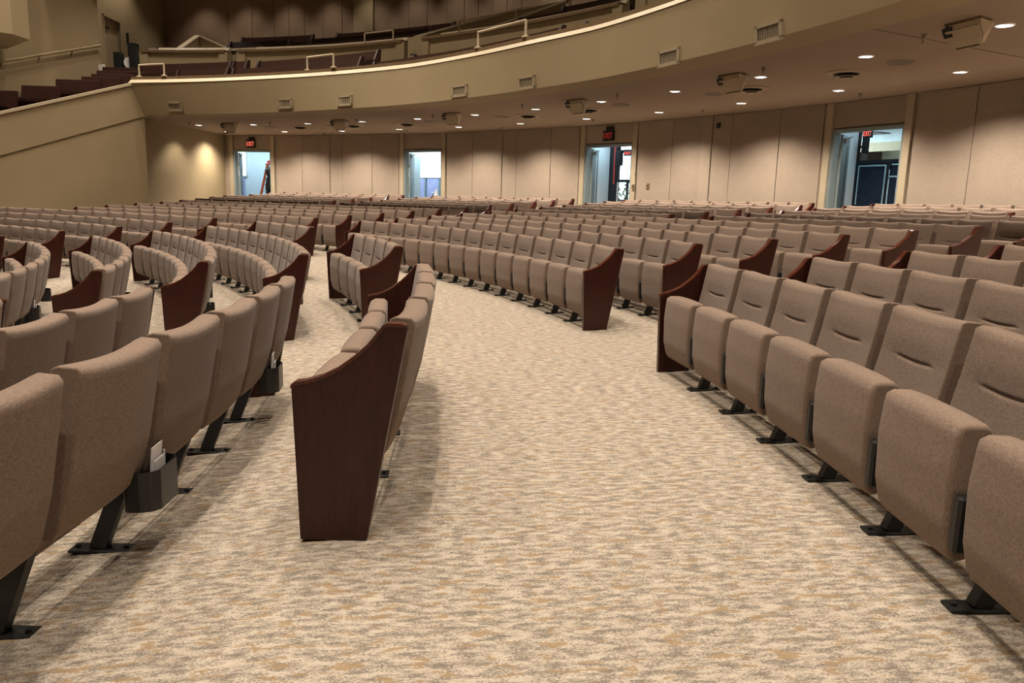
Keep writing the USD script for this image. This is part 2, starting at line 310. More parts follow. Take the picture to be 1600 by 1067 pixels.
# left-hand walls: the gallery wall below, its sloping cap, the recessed side wall under the balcony, the walls above
E_, F_ = np.array([-11.77, 24.74]), np.array([-16.0, 19.5])
gd = (F_ - E_) / np.linalg.norm(F_ - E_); gn = np.array([-gd[1], gd[0]]); gn = gn if gn[0] < 0 else -gn       # gn points away from the hall
def gal(s, off=0.0): return E_ + gd * s + gn * off
GS = 9.0                                                                                  # how far the gallery wall is built
capz = lambda s: 4.80 - 0.345 * s
trimz = lambda s: 3.75 - 0.362 * s
g_low = cat(wallbox(gal(0), gal(GS), -0.25 if False else 0.25, -1.2, (trimz(0), trimz(GS))))
def gslab(off0, off1, s0, s1, lo, hi):
    pts = []
    for s in (s0, s1):
        for o in (off0, off1):
            p = gal(s, o); pts += [(*p, lo(s)), (*p, hi(s))]
    return trimesh.convex.convex_hull(np.array(pts))
wall_left = struct('wall_left', gslab(0.0, 0.25, 0.0, GS, lambda s: -1.6, lambda s: trimz(s)), M_PAINT, label='plain beige side wall below the sloping gallery', cat='wall')
obj('gallery_front', gslab(-0.03, 0.25, -0.02, GS, lambda s: trimz(s) - 0.02, lambda s: capz(s) - 0.05), M_PAINT, wall_left)
obj('sloping_cap', gslab(-0.08, 0.30, -0.02, GS, lambda s: capz(s) - 0.06, lambda s: capz(s) + 0.02), M_CREAM, wall_left)
obj('reveal_strip', gslab(-0.015, 0.02, 0.0, GS, lambda s: trimz(s) - 0.055, lambda s: trimz(s) - 0.02), M_RAILWOOD, wall_left)
SIDE_A, SIDE_B = np.array([-12.42, 25.2]), np.array([-12.0, 32.2])
wall_side = struct('wall_side', cat(wallbox(SIDE_B, SIDE_A, -0.2, -0.3, Z_CEIL + 0.1), wallbox(gal(0.02), SIDE_A, 0.05, -0.3, Z_CEIL + 0.1)), M_PAINT, label='beige side wall under the balcony with two light scallops', cat='wall')
GROWS = [(20.8, 3.58, -16.0), (21.7, 3.85, -15.8), (22.6, 4.12, -15.5), (23.5, 4.40, -14.78), (24.4, 4.73, -14.27), (25.3, 4.96, -13.97), (26.2, 5.18, -14.14), (27.1, 5.43, -14.43), (28.0, 5.69, -14.7)]
def gx(y): return -11.77 - (24.74 - y) * 0.8057 if y < 24.74 else -11.9
gal_floor = [box((-17.6, y - 0.75, -1.0), (gx(y - 0.75) - 0.36 if y < 24.5 else -12.65, y + 0.15, z - 0.87)) for y, z, x in GROWS]
struct('gallery_floor', cat(*gal_floor), M_CARPET, label='stepped carpeted floor of the side gallery', cat='floor')
UA, UB = np.array([-15.1, 28.65]), np.array([-15.1, 34.2])                               # the corner left of the balcony door, and the far corner
UD = UA + gd * 13.0
wall_gallery = struct('wall_gallery', wallbox(UA, UD, -0.2, -1.0, 14.2), M_PAINT, label='tall beige wall behind the side gallery with a sloping handrail', cat='wall')
BD0, BD1, ZB0, ZB1 = 29.02, 30.15, 5.75, 7.62
ws = cat(wallbox(UA, (-15.1, BD0), 0.2, 3.9, 14.2), wallbox((-15.1, BD1), UB, 0.2, 3.9, 14.2), wallbox((-15.1, BD0), (-15.1, BD1), 0.2, ZB1, 14.2), wallbox((-15.1, BD0), (-15.1, BD1), 0.2, 3.9, ZB0))
struct('wall_balcony_side', ws, M_PAINT, label='beige wall beside the balcony holding its only visible door', cat='wall')
bd = thing('door_5', 'closed beige door in the wall at the left end of the balcony', 'door', (-15.1, BD0, ZB0)); tag(bd, kind='structure')
w_, h_ = BD1 - BD0, ZB1 - ZB0
obj('frame', cat(box((-0.02, -0.06, 0), (0.03, 0.0, h_ + 0.06)), box((-0.02, w_, 0), (0.03, w_ + 0.06, h_ + 0.06)), box((-0.02, -0.06, h_), (0.03, w_ + 0.06, h_ + 0.06))), M_PAINT, bd)
obj('leaf', box((-0.14, 0.02, 0.0), (-0.10, w_ - 0.02, h_)), M_PAINT, bd)
obj('door_closer', box((-0.10, 0.12, h_ - 0.36), (-0.05, 0.45, h_ - 0.31)), M_BLACK, bd)

# hall ceiling and the remaining outer walls, behind and beside the photographer
struct('ceiling_hall', box((-40, -26, 14.2), (22, 44, 14.4)), M_HALLCEIL, label='high ceiling over the whole hall', cat='ceiling')
struct('ceiling_balcony', cat(arcbox(24.8, 33.0, T0, 1.56, 10.3, 10.5), arcbox(24.6, 24.8, T0, 1.56, 10.3, 14.2)), M_HALLCEIL, label='lower ceiling over the balcony, above the picture', cat='ceiling')
for nm, lo, hi, lab in (('wall_front', (-40, -26, -2), (-39.8, 44, 14.3), 'plain wall behind the stage, out of the picture'), ('wall_rear', (-40, -26, -2), (22, -25.8, 14.3), 'plain wall behind the photographer, out of the picture'), ('wall_right', (21.8, -26, -2), (22, 44, 14.3), 'outer wall beyond the lobby, out of the picture'), ('wall_far', (-40, 43.8, -2), (22, 44, 14.3), 'outer wall beyond the back lobby, out of the picture')):
    struct(nm, box(lo, hi), M_PAINT, label=lab, cat='wall')

# bulkhead high on the gallery wall
bm = trimesh.creation.extrude_polygon(sg.Polygon([(-17.4, 21.2), (-15.09, 23.76), (-15.07, 24.55), (-16.9, 26.2), (-20.0, 24.5)]), 8.3); bm.apply_translation((0, 0, 5.88))
tag(obj('bulkhead', bm, M_PAINT), 'boxed beige bulkhead high on the left gallery wall', 'bulkhead', kind='structure')

# ------------------------------------------------------------------ doorways: frame, open leaf, vestibule and what stands beyond
def door_frame(k):
    a, b = DOORS[k]; tc, hw, h = (a + b) / 2, R_WALL * (b - a) / 2, Z_DOOR - Z_LOB
    words = ['leftmost doorway, with a pale blue corridor and a ladder beyond', 'second doorway from the left, blown out with daylight', 'third doorway from the left, with bright glazing beyond', 'rightmost doorway, with papered navy lobby doors beyond']
    d = thing(f'door_{k + 1}', words[k], 'door', W(R_WALL, tc, Z_LOB), tc - pi / 2, kind='structure')
    obj('door_frame', cat(box((-hw - 0.02, -0.03, -0.2), (-hw + 0.045, 0.19, h)), box((hw - 0.045, -0.03, -0.2), (hw + 0.02, 0.19, h)), box((-hw - 0.02, -0.03, h - 0.045), (hw + 0.02, 0.19, h + 0.02))), M_DOOR, d)
    L = hw - 0.05
    lf = trimesh.creation.box((0.05, L, h - 0.07)); lf.apply_translation((-hw + 0.075, 0.2 + L / 2, (h - 0.07) / 2))
    sw = trimesh.transformations.rotation_matrix(math.radians(28), (0, 0, 1), (-hw + 0.075, 0.2, 0)); swing = lambda m: (m.apply_transform(sw), m)[1]
    leaf = obj('open_leaf', swing(lf), M_DOOR, d)
    obj('glass_slot', swing(box((-hw + 0.0995, 0.2 + L * 0.62, 0.55), (-hw + 0.104, 0.2 + L * 0.70, h - 0.28))), M_DARKFR if k in (0, 3) else M_CARD, leaf)
    obj('door_closer', swing(cat(box((-hw + 0.10, 0.28, h - 0.22), (-hw + 0.16, 0.55, h - 0.15)), bar((-hw + 0.13, 0.5, h - 0.14), (-hw + 0.30, 0.22, h - 0.12), 0.03, 0.012))), M_STEEL, leaf)
    for z in (0.25, 1.0, 1.85): obj('hinge', box((-hw + 0.035, 0.18, z), (-hw + 0.06, 0.215, z + 0.11)), M_STEEL, leaf)
    obj('second_leaf', box((hw - 0.10, 0.2, 0), (hw - 0.05, 0.2 + L, h - 0.07)), M_DOOR, d)
    return d, tc, hw, h
VL = 1.22            # the vestibule's left wall stands this far from the doorway's middle
def vest(k, d, hw, h, depth, zc=2.75):
    v = thing(f'wall_vestibule_{k + 1}', f'pale painted vestibule walls behind {["the leftmost doorway", "the second doorway", "the third doorway", "the rightmost doorway"][k]}', 'wall', W(R_WALL, tc_[k], Z_LOB), tc_[k] - pi / 2, kind='structure')
    obj('side_wall', box((-VL - 0.12, 0.19, -0.1), (-VL, depth, zc)), M_LOBBY, v)
    obj('right_wall', box((hw + 0.12, 0.19, -0.1), (hw + 0.24, depth, zc)), M_LOBBY, v)
    obj('header', box((-VL - 0.12, 0.185, h), (hw + 0.24, 0.25, zc)), M_LOBBY, v)
    obj('vestibule_ceiling', box((-VL - 0.12, 0.19, zc), (hw + 0.24, depth, zc + 0.08)), M_LOBBY, v)
    return v
def daylight(v, x, y, z, w, l, power):
    r = UsdLux.RectLight.Define(stage, str(v.GetPath()) + '/ceiling_panel_light'); r.CreateWidthAttr(w); r.CreateHeightAttr(l); r.CreateIntensityAttr(power); r.CreateColorAttr(Gf.Vec3f(*DAY))
    UsdGeom.Xformable(r).AddTranslateOp().Set(Gf.Vec3d(x, y, z))
made = [door_frame(k) for k in range(4)]; tc_ = [m[1] for m in made]
def there(name, label, catg, k, loc=(0, 0, 0), rz=0.0, group=None, kind=None):
    t = tc_[k]; p = W(R_WALL, t, Z_LOB); R = np.array([[math.sin(t), math.cos(t)], [-math.cos(t), math.sin(t)]])
    q = p.copy(); q[:2] += R @ np.array(loc[:2]); q[2] += loc[2]
    return thing(name, label, catg, q, t - pi / 2 + rz, group, kind)

# leftmost doorway: pale blue corridor, lit window, ladder and a worker
d, tc, hw, h = made[0]
v = vest(0, d, hw, h, 0.3, 3.0)
w = there('wall_corridor', 'pale blue corridor wall behind the leftmost doorway', 'wall', 0, kind='structure')
obj('plain_wall', box((-6.5, 3.2, -0.1), (1.6, 3.3, 3.3)), M_LOBBY, w); obj('corridor_ceiling', box((-6.5, 0.3, 3.2), (1.6, 3.3, 3.3)), M_LOBBY, w)
obj('end_wall', box((-3.4, 1.2, -0.1), (-3.3, 3.2, 3.2)), M_LAV, w)
daylight(w, -1.6, 1.7, 3.1, 2.6, 1.6, P_VEST * 0.8)
g = there('window_1', 'glaring daylit window at the left of the leftmost doorway', 'window', 0, (-2.75, 3.14, 1.55), kind='structure')
obj('pane', box((-0.30, 0.0, 0), (0.22, 0.03, 1.2)), M_DAYWIN, g); obj('frame', cat(box((-0.34, -0.02, -0.04), (-0.30, 0.04, 1.24)), box((0.22, -0.02, -0.04), (0.26, 0.04, 1.24)), box((-0.34, -0.02, -0.04), (0.26, 0.04, 0))), M_CARD, g)
g = there('corridor_door', 'lavender door under the glaring window in the leftmost doorway', 'door', 0, (-2.95, 3.10, 0), kind='structure')
obj('leaf', box((-0.25, 0, 0), (0.32, 0.06, 1.45)), M_LAV, g); obj('handle', box((0.20, -0.04, 0.95), (0.28, 0.0, 1.0)), M_STEEL, g)
g = there('step_ladder', 'orange and grey step ladder in the leftmost doorway', 'ladder', 0, (-0.78, 2.1, 0.0))
for s in (-1, 1): obj('rail', bar((-0.33, 0.25 * s, 0), (0.16, 0.14 * s, 2.0), 0.05, 0.09), M_ORANGE, g)
for s in (-1, 1): obj('rear_leg', bar((0.58, 0.24 * s, 0), (0.20, 0.14 * s, 1.95), 0.035, 0.06), M_STEEL, g)
for i in range(6): f_ = (i + 1) / 7; obj('tread', bar((-0.33 + 0.49 * f_, -0.24 + 0.1 * f_, 2.0 * f_), (-0.33 + 0.49 * f_, 0.24 - 0.1 * f_, 2.0 * f_), 0.10, 0.025), M_STEEL, g)
obj('top_cap', cbox((0.18, 0, 2.02), (0.2, 0.36, 0.06), 0.01), M_ORANGE, g)
tag(obj('work_box', None or cbox(tuple(there_pt := (W(R_WALL, tc_[0], 0)[:2] + np.array([[math.sin(tc_[0]), math.cos(tc_[0])], [-math.cos(tc_[0]), math.sin(tc_[0])]]) @ np.array([-0.60, 2.1])).tolist() + [Z_LOB + 2.115]), (0.16, 0.16, 0.13), 0.01), M_REDW), 'small red and white box on top of the step ladder', 'box')

# the worker behind the ladder: one continuous body, clothes as its colour, head and cap
import manifold3d as m3
def limb(joints):
    out = None
    for (a, ra), (b, rb) in joints:
        def ball(c, r): return m3.Manifold.sphere(r, 16).translate(tuple(map(float, c)))
        hull = m3.Manifold.batch_hull([ball(a, ra), ball(b, rb)]); out = hull if out is None else out + hull
    return out
def man(m, it=8, edge=0.02):
    mm = m.refine_to_length(edge).to_mesh(); t = trimesh.Trimesh(mm.vert_properties[:, :3], mm.tri_verts, process=True); trimesh.smoothing.filter_taubin(t, iterations=it); return t
pz = there('person', 'person in dark work clothes and a grey cap standing by the ladder', 'person', 0, (-0.27, 1.5, 0.0), pi / 2 + 0.5)
body = limb([(((-0.10, 0, 0.92), 0.105), ((-0.11, 0.02, 0.50), 0.070)), (((-0.11, 0.02, 0.50), 0.065), ((-0.11, -0.02, 0.10), 0.050)), (((-0.11, -0.02, 0.06), 0.045), ((-0.11, 0.14, 0.045), 0.04)),
             (((0.10, 0, 0.92), 0.105), ((0.11, 0.02, 0.50), 0.070)), (((0.11, 0.02, 0.50), 0.065), ((0.11, -0.02, 0.10), 0.050)), (((0.11, -0.02, 0.06), 0.045), ((0.11, 0.14, 0.045), 0.04)),
             (((0, 0, 0.95), 0.15), ((0, 0, 1.18), 0.14)), (((-0.07, 0, 1.18), 0.12), ((0.07, 0, 1.34), 0.13)), (((-0.15, 0, 1.40), 0.07), ((0.15, 0, 1.40), 0.07)), (((0, 0, 1.42), 0.06), ((0, 0.02, 1.54), 0.055)),
             (((-0.19, 0, 1.39), 0.058), ((-0.235, -0.02, 1.12), 0.046)), (((-0.235, -0.02, 1.12), 0.044), ((-0.235, 0.06, 0.87), 0.034)), (((-0.235, 0.06, 0.87), 0.036), ((-0.232, 0.08, 0.81), 0.030)),
             (((0.19, 0, 1.39), 0.058), ((0.235, -0.02, 1.12), 0.046)), (((0.235, -0.02, 1.12), 0.044), ((0.235, 0.06, 0.87), 0.034)), (((0.235, 0.06, 0.87), 0.036), ((0.232, 0.08, 0.81), 0.030))])
for s, hx in ((-1, -0.232), (1, 0.232)):
    for q, ln in enumerate((0.050, 0.058, 0.054, 0.042)):
        fy = 0.08 + (q - 1.5) * 0.018
        body += limb([(((hx, 0.5 * fy + 0.04, 0.80), 0.011), ((hx, fy, 0.775), 0.0095)), (((hx, fy, 0.775), 0.0095), ((hx - s * 0.004, fy + 0.004, 0.775 - ln), 0.008)), (((hx - s * 0.004, fy + 0.004, 0.775 - ln), 0.008), ((hx - s * 0.016, fy + 0.006, 0.752 - ln), 0.0075))])
    body += limb([(((hx, 0.10, 0.80), 0.011), ((hx - s * 0.012, 0.135, 0.765), 0.009))])
obj('body', man(body), M_CLOTH, pz, smooth=True)
head = limb([(((0, 0.025, 1.64), 0.082), ((0, 0.035, 1.71), 0.088)), (((0, 0.075, 1.60), 0.045), ((0, 0.06, 1.66), 0.07)), (((0, 0.125, 1.66), 0.012), ((0, 0.112, 1.69), 0.010)), (((-0.088, 0.02, 1.66), 0.016), ((-0.086, 0.02, 1.69), 0.018)), (((0.088, 0.02, 1.66), 0.016), ((0.086, 0.02, 1.69), 0.018))])
hd = obj('head', man(head, 5, 0.012), M_SKIN, pz, smooth=True)
for s in (-1, 1):
    e = trimesh.creation.icosphere(2, 0.011); e.apply_translation((s * 0.032, 0.113, 1.692)); obj('eye', e, M_CARD, hd, smooth=True)
obj('mouth', cbox((0, 0.116, 1.615), (0.045, 0.008, 0.009), 0.002), M_INK, hd)
capm = limb([(((0, 0.01, 1.745), 0.088), ((0, 0.035, 1.745), 0.088))]).trim_by_plane((0, 0, 1), 1.725) + m3.Manifold.cylinder(0.012, 0.085, 0.085, 24).translate((0, 0.12, 1.722))
obj('cap', man(capm, 2, 0.03), M_CAP, pz, smooth=35)

# second doorway: white glare above a pair of lavender doors
d, tc, hw, h = made[1]
v = vest(1, d, hw, h, 0.3, 3.0)
w = there('wall_glare', 'white daylit lobby wall behind the second doorway', 'wall', 1, kind='structure')
obj('plain_wall', box((-5.2, 2.9, -0.1), (1.6, 3.0, 3.3)), M_LOBBY, w); obj('lobby_ceiling', box((-5.2, 0.3, 3.2), (1.6, 3.0, 3.3)), M_LOBBY, w); obj('side_wall', box((-1.5, 1.1, -0.1), (-1.38, 1.6, 3.2)), M_LOBBY, w)
daylight(w, -1.9, 1.4, 3.1, 2.8, 1.5, P_VEST * 1.3)
g = there('window_2', 'wide white window filling the upper half of the second doorway', 'window', 1, (-2.55, 2.86, 1.62), kind='structure')
obj('pane', box((-0.9, 0.0, 0), (1.45, 0.03, 1.2)), M_DAYWIN, g); obj('sill', box((-0.9, -0.06, -0.04), (1.45, 0.04, 0)), M_CARD, g)
for s, nm in ((-1, 'left'), (1, 'right')):
    g = there('lobby_door', f'{nm} one of two lavender doors seen through the second doorway', 'door', 1, (-2.02 + s * 0.36, 2.82, 0), kind='structure')
    obj('leaf', box((-0.32, 0, 0), (0.32, 0.06, 1.6)), M_LAV, g); obj('pull', cbox((-0.30 if s < 0 else 0.0, -0.03, 0.98), (0.10, 0.05, 0.05), 0.01), M_CARD, g)
    obj('stile', box((0.27, -0.01, 0), (0.35, 0.0, 1.6)), M_DOOR, g)
g = there('table_lamp', 'small white cone shaded lamp at the right of the second doorway', 'lamp', 1, (-0.06, 0.9, 0.0))
obj('stand', disc_lathe([(0, 0), (0.14, 0), (0.14, 0.015), (0.018, 0.03), (0.018, 0.68), (0, 0.68)]), M_BLACK, g, smooth=30); obj('base_ball', trimesh.creation.icosphere(2, 0.055).apply_translation((0, 0, 0.62)), M_BLACK, g, smooth=True)
obj('shade', disc_lathe([(0.17, 0.68), (0.02, 1.10), (0.0, 1.10), (0.0, 1.08), (0.012, 1.08), (0.160, 0.68), (0.17, 0.68)]), M_CARD, g, smooth=30)

# third doorway: dark post, storefront glazing, street brightness
def exit_sign(parent_thing, w, h_, depth, col, word='EXIT', face=-1):
    obj('housing', cbox((0, 0, 0), (w, depth, h_), 0.006), M_BLACK, parent_thing)
    t = meshkit.text_mesh(word, h_ * 0.52, 0.004); t.apply_translation(-t.bounds.mean(0))
    t.apply_transform(trimesh.transformations.rotation_matrix(pi / 2, (1, 0, 0))); s_ = min(1.0, w * 0.82 / (t.bounds[1, 0] - t.bounds[0, 0])); t.apply_scale((s_, 1, 1)); t.apply_translation((0, face * (depth / 2 + 0.003), 0))
    obj('lettering', t, col, parent_thing)
d, tc, hw, h = made[2]
v = vest(2, d, hw, h, 1.55, 2.75)
daylight(v, -0.4, 0.9, 2.7, 1.2, 0.9, P_VEST * 0.6)
w = there('storefront', 'dark framed glazed lobby front behind the third doorway', 'glazing', 2, (0, 1.62, 0), kind='structure')
obj('post', box((-1.25, -0.05, 0), (-0.93, 0.12, 2.75)), M_DARKFR, w); obj('post_strip', box((-1.05, -0.07, 1.35), (-0.99, -0.05, 2.7)), M_REDW, w)
obj('mullion', box((-0.93, 0, 1.42), (1.0, 0.07, 1.50)), M_DARKFR, w); obj('head_rail', box((-0.93, 0, 2.35), (1.0, 0.07, 2.44)), M_DARKFR, w); obj('stile', box((-0.55, 0, 0), (-0.50, 0.07, 1.45)), M_DARKFR, w); obj('stile', box((-0.93, 0.0, 0), (-0.90, 0.07, 1.45)), M_CARD, w)
obj('pane', box((-0.9, 0.03, 0), (1.0, 0.035, 2.35)), M_GLASS, w)
obj('pull_bar', tube([(-0.46, -0.06, 0.55), (-0.46, -0.06, 1.25)], 0.016), M_STEEL, w); obj('crash_bar', box((-0.5, -0.05, 0.60), (-0.12, 0.0, 0.68)), M_DARKFR, w)
g = there('window_3', 'bright street window beyond the third doorway', 'window', 2, (-2.2, 4.2, 0), kind='structure')
obj('pane', box((-2.6, 0, 0.9), (2.2, 0.03, 3.2)), M_DAYWIN, g); obj('lower_panel', box((-2.6, 0, -0.1), (2.2, 0.03, 0.9)), M_LOBBY, g)
g = there('wall_planter', 'pale green planting outside the third doorway', 'plants', 2, (-2.0, 4.0, 0.0), kind='stuff')
rng = np.random.default_rng(5)
lv = []
for q in range(260):
    c = np.array([rng.uniform(-1.0, 0.9), rng.uniform(-0.12, 0.12), 0.55 + abs(rng.normal(0, 0.35))]); e = trimesh.creation.box((0.11, 0.012, 0.05)); e.apply_transform(trimesh.transformations.random_rotation_matrix(rng.random(3))); e.apply_translation(c); lv.append(e)
obj('leaves', cat(*lv), plain('pale_leaf', (0.30, 0.36, 0.22), 0.7, 0.3, 20.0), g); obj('planter', box((-1.1, -0.15, 0), (1.0, 0.15, 0.55)), M_CARD, g)
g = there('wall_speaker', 'black wall loudspeaker high behind the third doorway', 'loudspeaker', 2, (-0.80, 1.50, 1.95))
obj('cabinet', cbox((0, 0, 0.22), (0.20, 0.16, 0.46), 0.01), M_BLACK, g); obj('bracket', bar((-0.1, 0.04, 0.22), (-0.2, 0.12, 0.22), 0.05, 0.05), M_BLACK, g)
g = there('exit_sign', 'glowing red exit sign inside the third doorway', 'exit sign', 2, (-0.45, 1.50, 2.32)); exit_sign(g, 0.30, 0.16, 0.05, M_EXITHOT)

# rightmost doorway: papered doors below a clear transom, lobby ceiling behind
d, tc, hw, h = made[3]
v = vest(3, d, hw, h, 1.28, 2.75)
daylight(v, -0.3, 0.75, 2.7, 1.1, 0.8, P_VEST * 0.4)
w = there('papered_doors', 'navy papered lobby doors with pale blue tape behind the rightmost doorway', 'door', 3, (0, 1.28, 0), kind='structure')
zt = 1.80
obj('frame', cat(box((-1.30, 0, 0), (-1.19, 0.08, 2.75)), box((-1.2, 0, zt), (1.1, 0.08, zt + 0.07)), box((0.02, 0, 0), (0.10, 0.08, 2.75)), box((-0.37, -0.01, 0), (-0.27, 0.08, zt)), box((-1.2, 0, 2.68), (1.1, 0.08, 2.75)), box((-1.2, -0.005, 0.66), (1.1, 0.08, 0.73))), M_DARKFR, w)
obj('paper', box((-1.19, 0.02, 0), (-0.37, 0.04, zt)), M_NAVY, w); obj('paper', box((-0.27, 0.02, 0), (0.9, 0.04, zt)), M_NAVY, w)
tp = lambda x0, z0, x1, z1, m=M_TAPE: obj('tape_strip', box((min(x0, x1), -0.012, min(z0, z1)), (max(x0, x1), -0.004, max(z0, z1))), m, w)
tp(-1.13, 0.84, -1.10, 1.74); tp(-1.13, 1.72, -0.40, 1.755); tp(-0.42, 0.82, -0.385, 1.74); tp(-0.25, 1.735, 0.1, 1.77); tp(-0.31, 0.84, -0.27, 1.44); tp(-0.31, 1.46, -0.28, 1.64); tp(-0.31, 1.46, -0.06, 1.50); tp(-0.09, 0.92, -0.055, 1.24); tp(-0.09, 1.24, -0.06, 1.48, M_BTAPE); tp(-0.085, 0.66, -0.06, 0.92, M_BTAPE); tp(-0.36, 0.62, -0.07, 0.65, M_BTAPE); tp(-0.42, 0.0, -0.385, 0.60); tp(-0.31, 0.0, -0.28, 0.60); tp(-1.13, 0.1, -1.10, 0.60)
obj('transom', box((-1.19, 0.03, zt + 0.07), (0.02, 0.035, 2.68)), M_GLASS, w)
w = there('ceiling_lobby', 'white lobby ceiling seen through the rightmost transom', 'ceiling', 3, kind='structure')
obj('ceiling_slab', box((-6.2, 1.4, 2.76), (1.6, 6.0, 2.84)), M_LOBBY, w); obj('cornice', box((-6.2, 6.0, 2.50), (1.6, 6.1, 2.84)), M_BOXP, w); obj('outer_ceiling', box((-6.2, 6.1, 2.95), (1.6, 9.0, 3.05)), M_LOBBY, w); obj('far_wall', box((-6.2, 8.9, 0), (1.6, 9.0, 3.0)), M_CREAM, w)
obj('air_diffuser', cbox((-2.6, 3.6, 2.755), (0.6, 0.6, 0.03), 0.005), M_GRILL, w); obj('floor_slab', box((-6.2, 1.36, -0.1), (1.6, 9.0, 0.0)), M_LOBBY, w)
r_ = UsdLux.RectLight.Define(stage, str(w.GetPath()) + '/lobby_window_light'); r_.CreateWidthAttr(4.0); r_.CreateHeightAttr(2.4); r_.CreateIntensityAttr(P_VEST * 2.2); r_.CreateColorAttr(Gf.Vec3f(0.75, 0.92, 1.0))
UsdGeom.Xformable(r_).AddTranslateOp().Set(Gf.Vec3d(-6.1, 4.2, 1.3)); UsdGeom.Xformable(r_).AddRotateYOp().Set(-90.0)
g = there('wall_speaker', 'black wall loudspeaker high behind the rightmost doorway', 'loudspeaker', 3, (-0.93, 1.18, 1.98))
obj('cabinet', cbox((0, 0, 0.24), (0.12, 0.12, 0.40), 0.01), M_BLACK, g); obj('bracket', bar((-0.08, 0.03, 0.2), (-0.2, 0.1, 0.2), 0.05, 0.05), M_BLACK, g)
g = there('exit_sign', 'glowing red exit sign inside the rightmost doorway', 'exit sign', 3, (-0.72, 0.95, 2.44)); exit_sign(g, 0.24, 0.19, 0.05, M_EXITHOT)
for k, t, w_, hh, m_, lab in ((0, 1.2955, 0.40, 0.32, M_EXITHOT, 'glowing red exit sign above the leftmost doorway'), (2, 0.7675, 0.40, 0.30, M_EXITRED, 'dim red exit sign on the lintel above the third doorway')):
    g = thing('exit_sign', lab, 'exit sign', W(R_WALL - 0.05, t, 3.46), t - pi / 2); exit_sign(g, w_, hh, 0.07, m_)
    obj('mount', cbox((0.03, 0.02, hh / 2 + 0.05), (0.26, 0.06, 0.12), 0.006), M_BLACK, g)
for t, z, lab in ((0.7325, 1.95, 'small wall switch just right of the third doorway'), (0.7155, 1.98, 'small bronze wall plate right of the switch by the third doorway')):
    g = thing('wall_plate', lab, 'wall plate', W(R_WALL - 0.05 if t < 0.73 else R_WALL - 0.09, t, z), t - pi / 2); obj('plate', cbox((0, 0, 0), (0.09, 0.03, 0.16), 0.006), M_RAILWOOD, g); obj('toggle', cbox((0, -0.02, 0.01), (0.02, 0.02, 0.04), 0.003), M_DARKFR, g)
g = thing('wall_sensor', 'small black box high on the back wall right of the third doorway', 'sensor', W(R_WALL - 0.06, 0.6385, 3.53), 0.6385 - pi / 2); obj('case', cbox((0, 0, 0), (0.10, 0.06, 0.13), 0.01), M_BLACK, g); obj('lens', cbox((0, -0.032, 0), (0.04, 0.01, 0.04), 0.003), M_PLASTIC, g)

# ------------------------------------------------------------------ balcony: half walls, pews, rails, the things by its door
def r_half(t): return float(np.interp(t, [0.3, 0.72, 0.88, 1.0, 1.11, 1.20, 1.40], [28.1, 28.1, 28.0, 27.9, 27.8, 27.6, 27.0]))
def halfwall(name, label, t_hi, t_lo, ztop, post_hi, post_lo, zb=4.9):
    g = thing(name, label, 'half wall', kind='structure')
    obj('wall_body', arcbox(r_half, lambda t: r_half(t) + 0.15, t_lo, t_hi, zb, ztop - 0.07), M_PAINT, g)
    obj('rail_cap', arcbox(lambda t: r_half(t) - 0.10, lambda t: r_half(t) + 0.22, t_lo - 0.003, t_hi + 0.003, ztop - 0.08, ztop), M_RAILWOOD, g)
    obj('light_sill', arcsection(lambda t: [(r_half(t) + 0.22, ztop - 0.02), (r_half(t) + 0.36, ztop + 0.16), (r_half(t) + 0.40, ztop + 0.16), (r_half(t) + 0.40, ztop - 0.02)], t_lo, t_hi - 0.012), M_CREAM, g)
    for t, on in ((t_hi, post_hi), (t_lo, post_lo)):
        if on: obj('end_post', arcbox(lambda q: r_half(q) - 0.06, lambda q: r_half(q) + 0.25, t - 0.006, t + 0.006, zb, ztop - 0.08), M_PAINT, g)
halfwall('balcony_half_wall', 'leftmost beige half wall across the balcony, with a brown rail', 1.375, 1.262, 6.5, True, True)
halfwall('balcony_half_wall', 'long curved beige half wall with bright sill in the middle of the balcony', 1.236, 0.998, 6.5, True, True)
halfwall('balcony_half_wall', 'right-hand beige half wall running behind the balcony rail', 0.962, 0.700, 6.5, True, True)
halfwall('balcony_half_wall', 'farthest right beige half wall at the top edge of the picture', 0.672, 0.45, 6.62, True, False)
g = thing('stair_block', 'square beige stair block with a pale top between two balcony half walls', 'stair wall', kind='structure')
obj('block', arcbox(28.1, 29.1, 1.236, 1.268, 4.9, 6.60), M_PAINT, g); obj('pale_top', arcbox(28.0, 29.15, 1.226, 1.30, 6.60, 6.68), M_CREAM, g)
g = thing('stair_block', 'narrow beige stair block beside the dark balcony opening', 'stair wall', kind='structure')
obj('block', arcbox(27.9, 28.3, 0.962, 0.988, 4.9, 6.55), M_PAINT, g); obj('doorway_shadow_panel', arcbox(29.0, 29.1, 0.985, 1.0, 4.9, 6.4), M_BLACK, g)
hr = [W(27.85, 0.982, 6.0), W(27.85, 0.975, 5.99), W(27.85, 0.966, 5.86), W(27.85, 0.965, 5.76)]
obj('handrail', tube(hr, 0.022), M_BLACK, g)
def stair_parapet(name, label, P, z, th=0.16, cap=M_CREAM):
    """A stair's side wall through plan points P with top heights z."""
    g = thing(name, label, 'stair wall', kind='structure'); P = [np.asarray(p, float) for p in P]
    for i in range(len(P) - 1):
        obj('wall_body', wallbox(P[i], P[i + 1], th, 4.5, (z[i] - 0.05, z[i + 1] - 0.05)), M_PAINT, g)
        d = (P[i + 1] - P[i]) / np.linalg.norm(P[i + 1] - P[i]); n = np.array([-d[1], d[0]]) * 0.05
        obj('sloping_cap', wallbox(P[i] - n, P[i + 1] - n, th + 0.10, (z[i] - 0.06, z[i + 1] - 0.06), (z[i], z[i + 1])), cap, g)
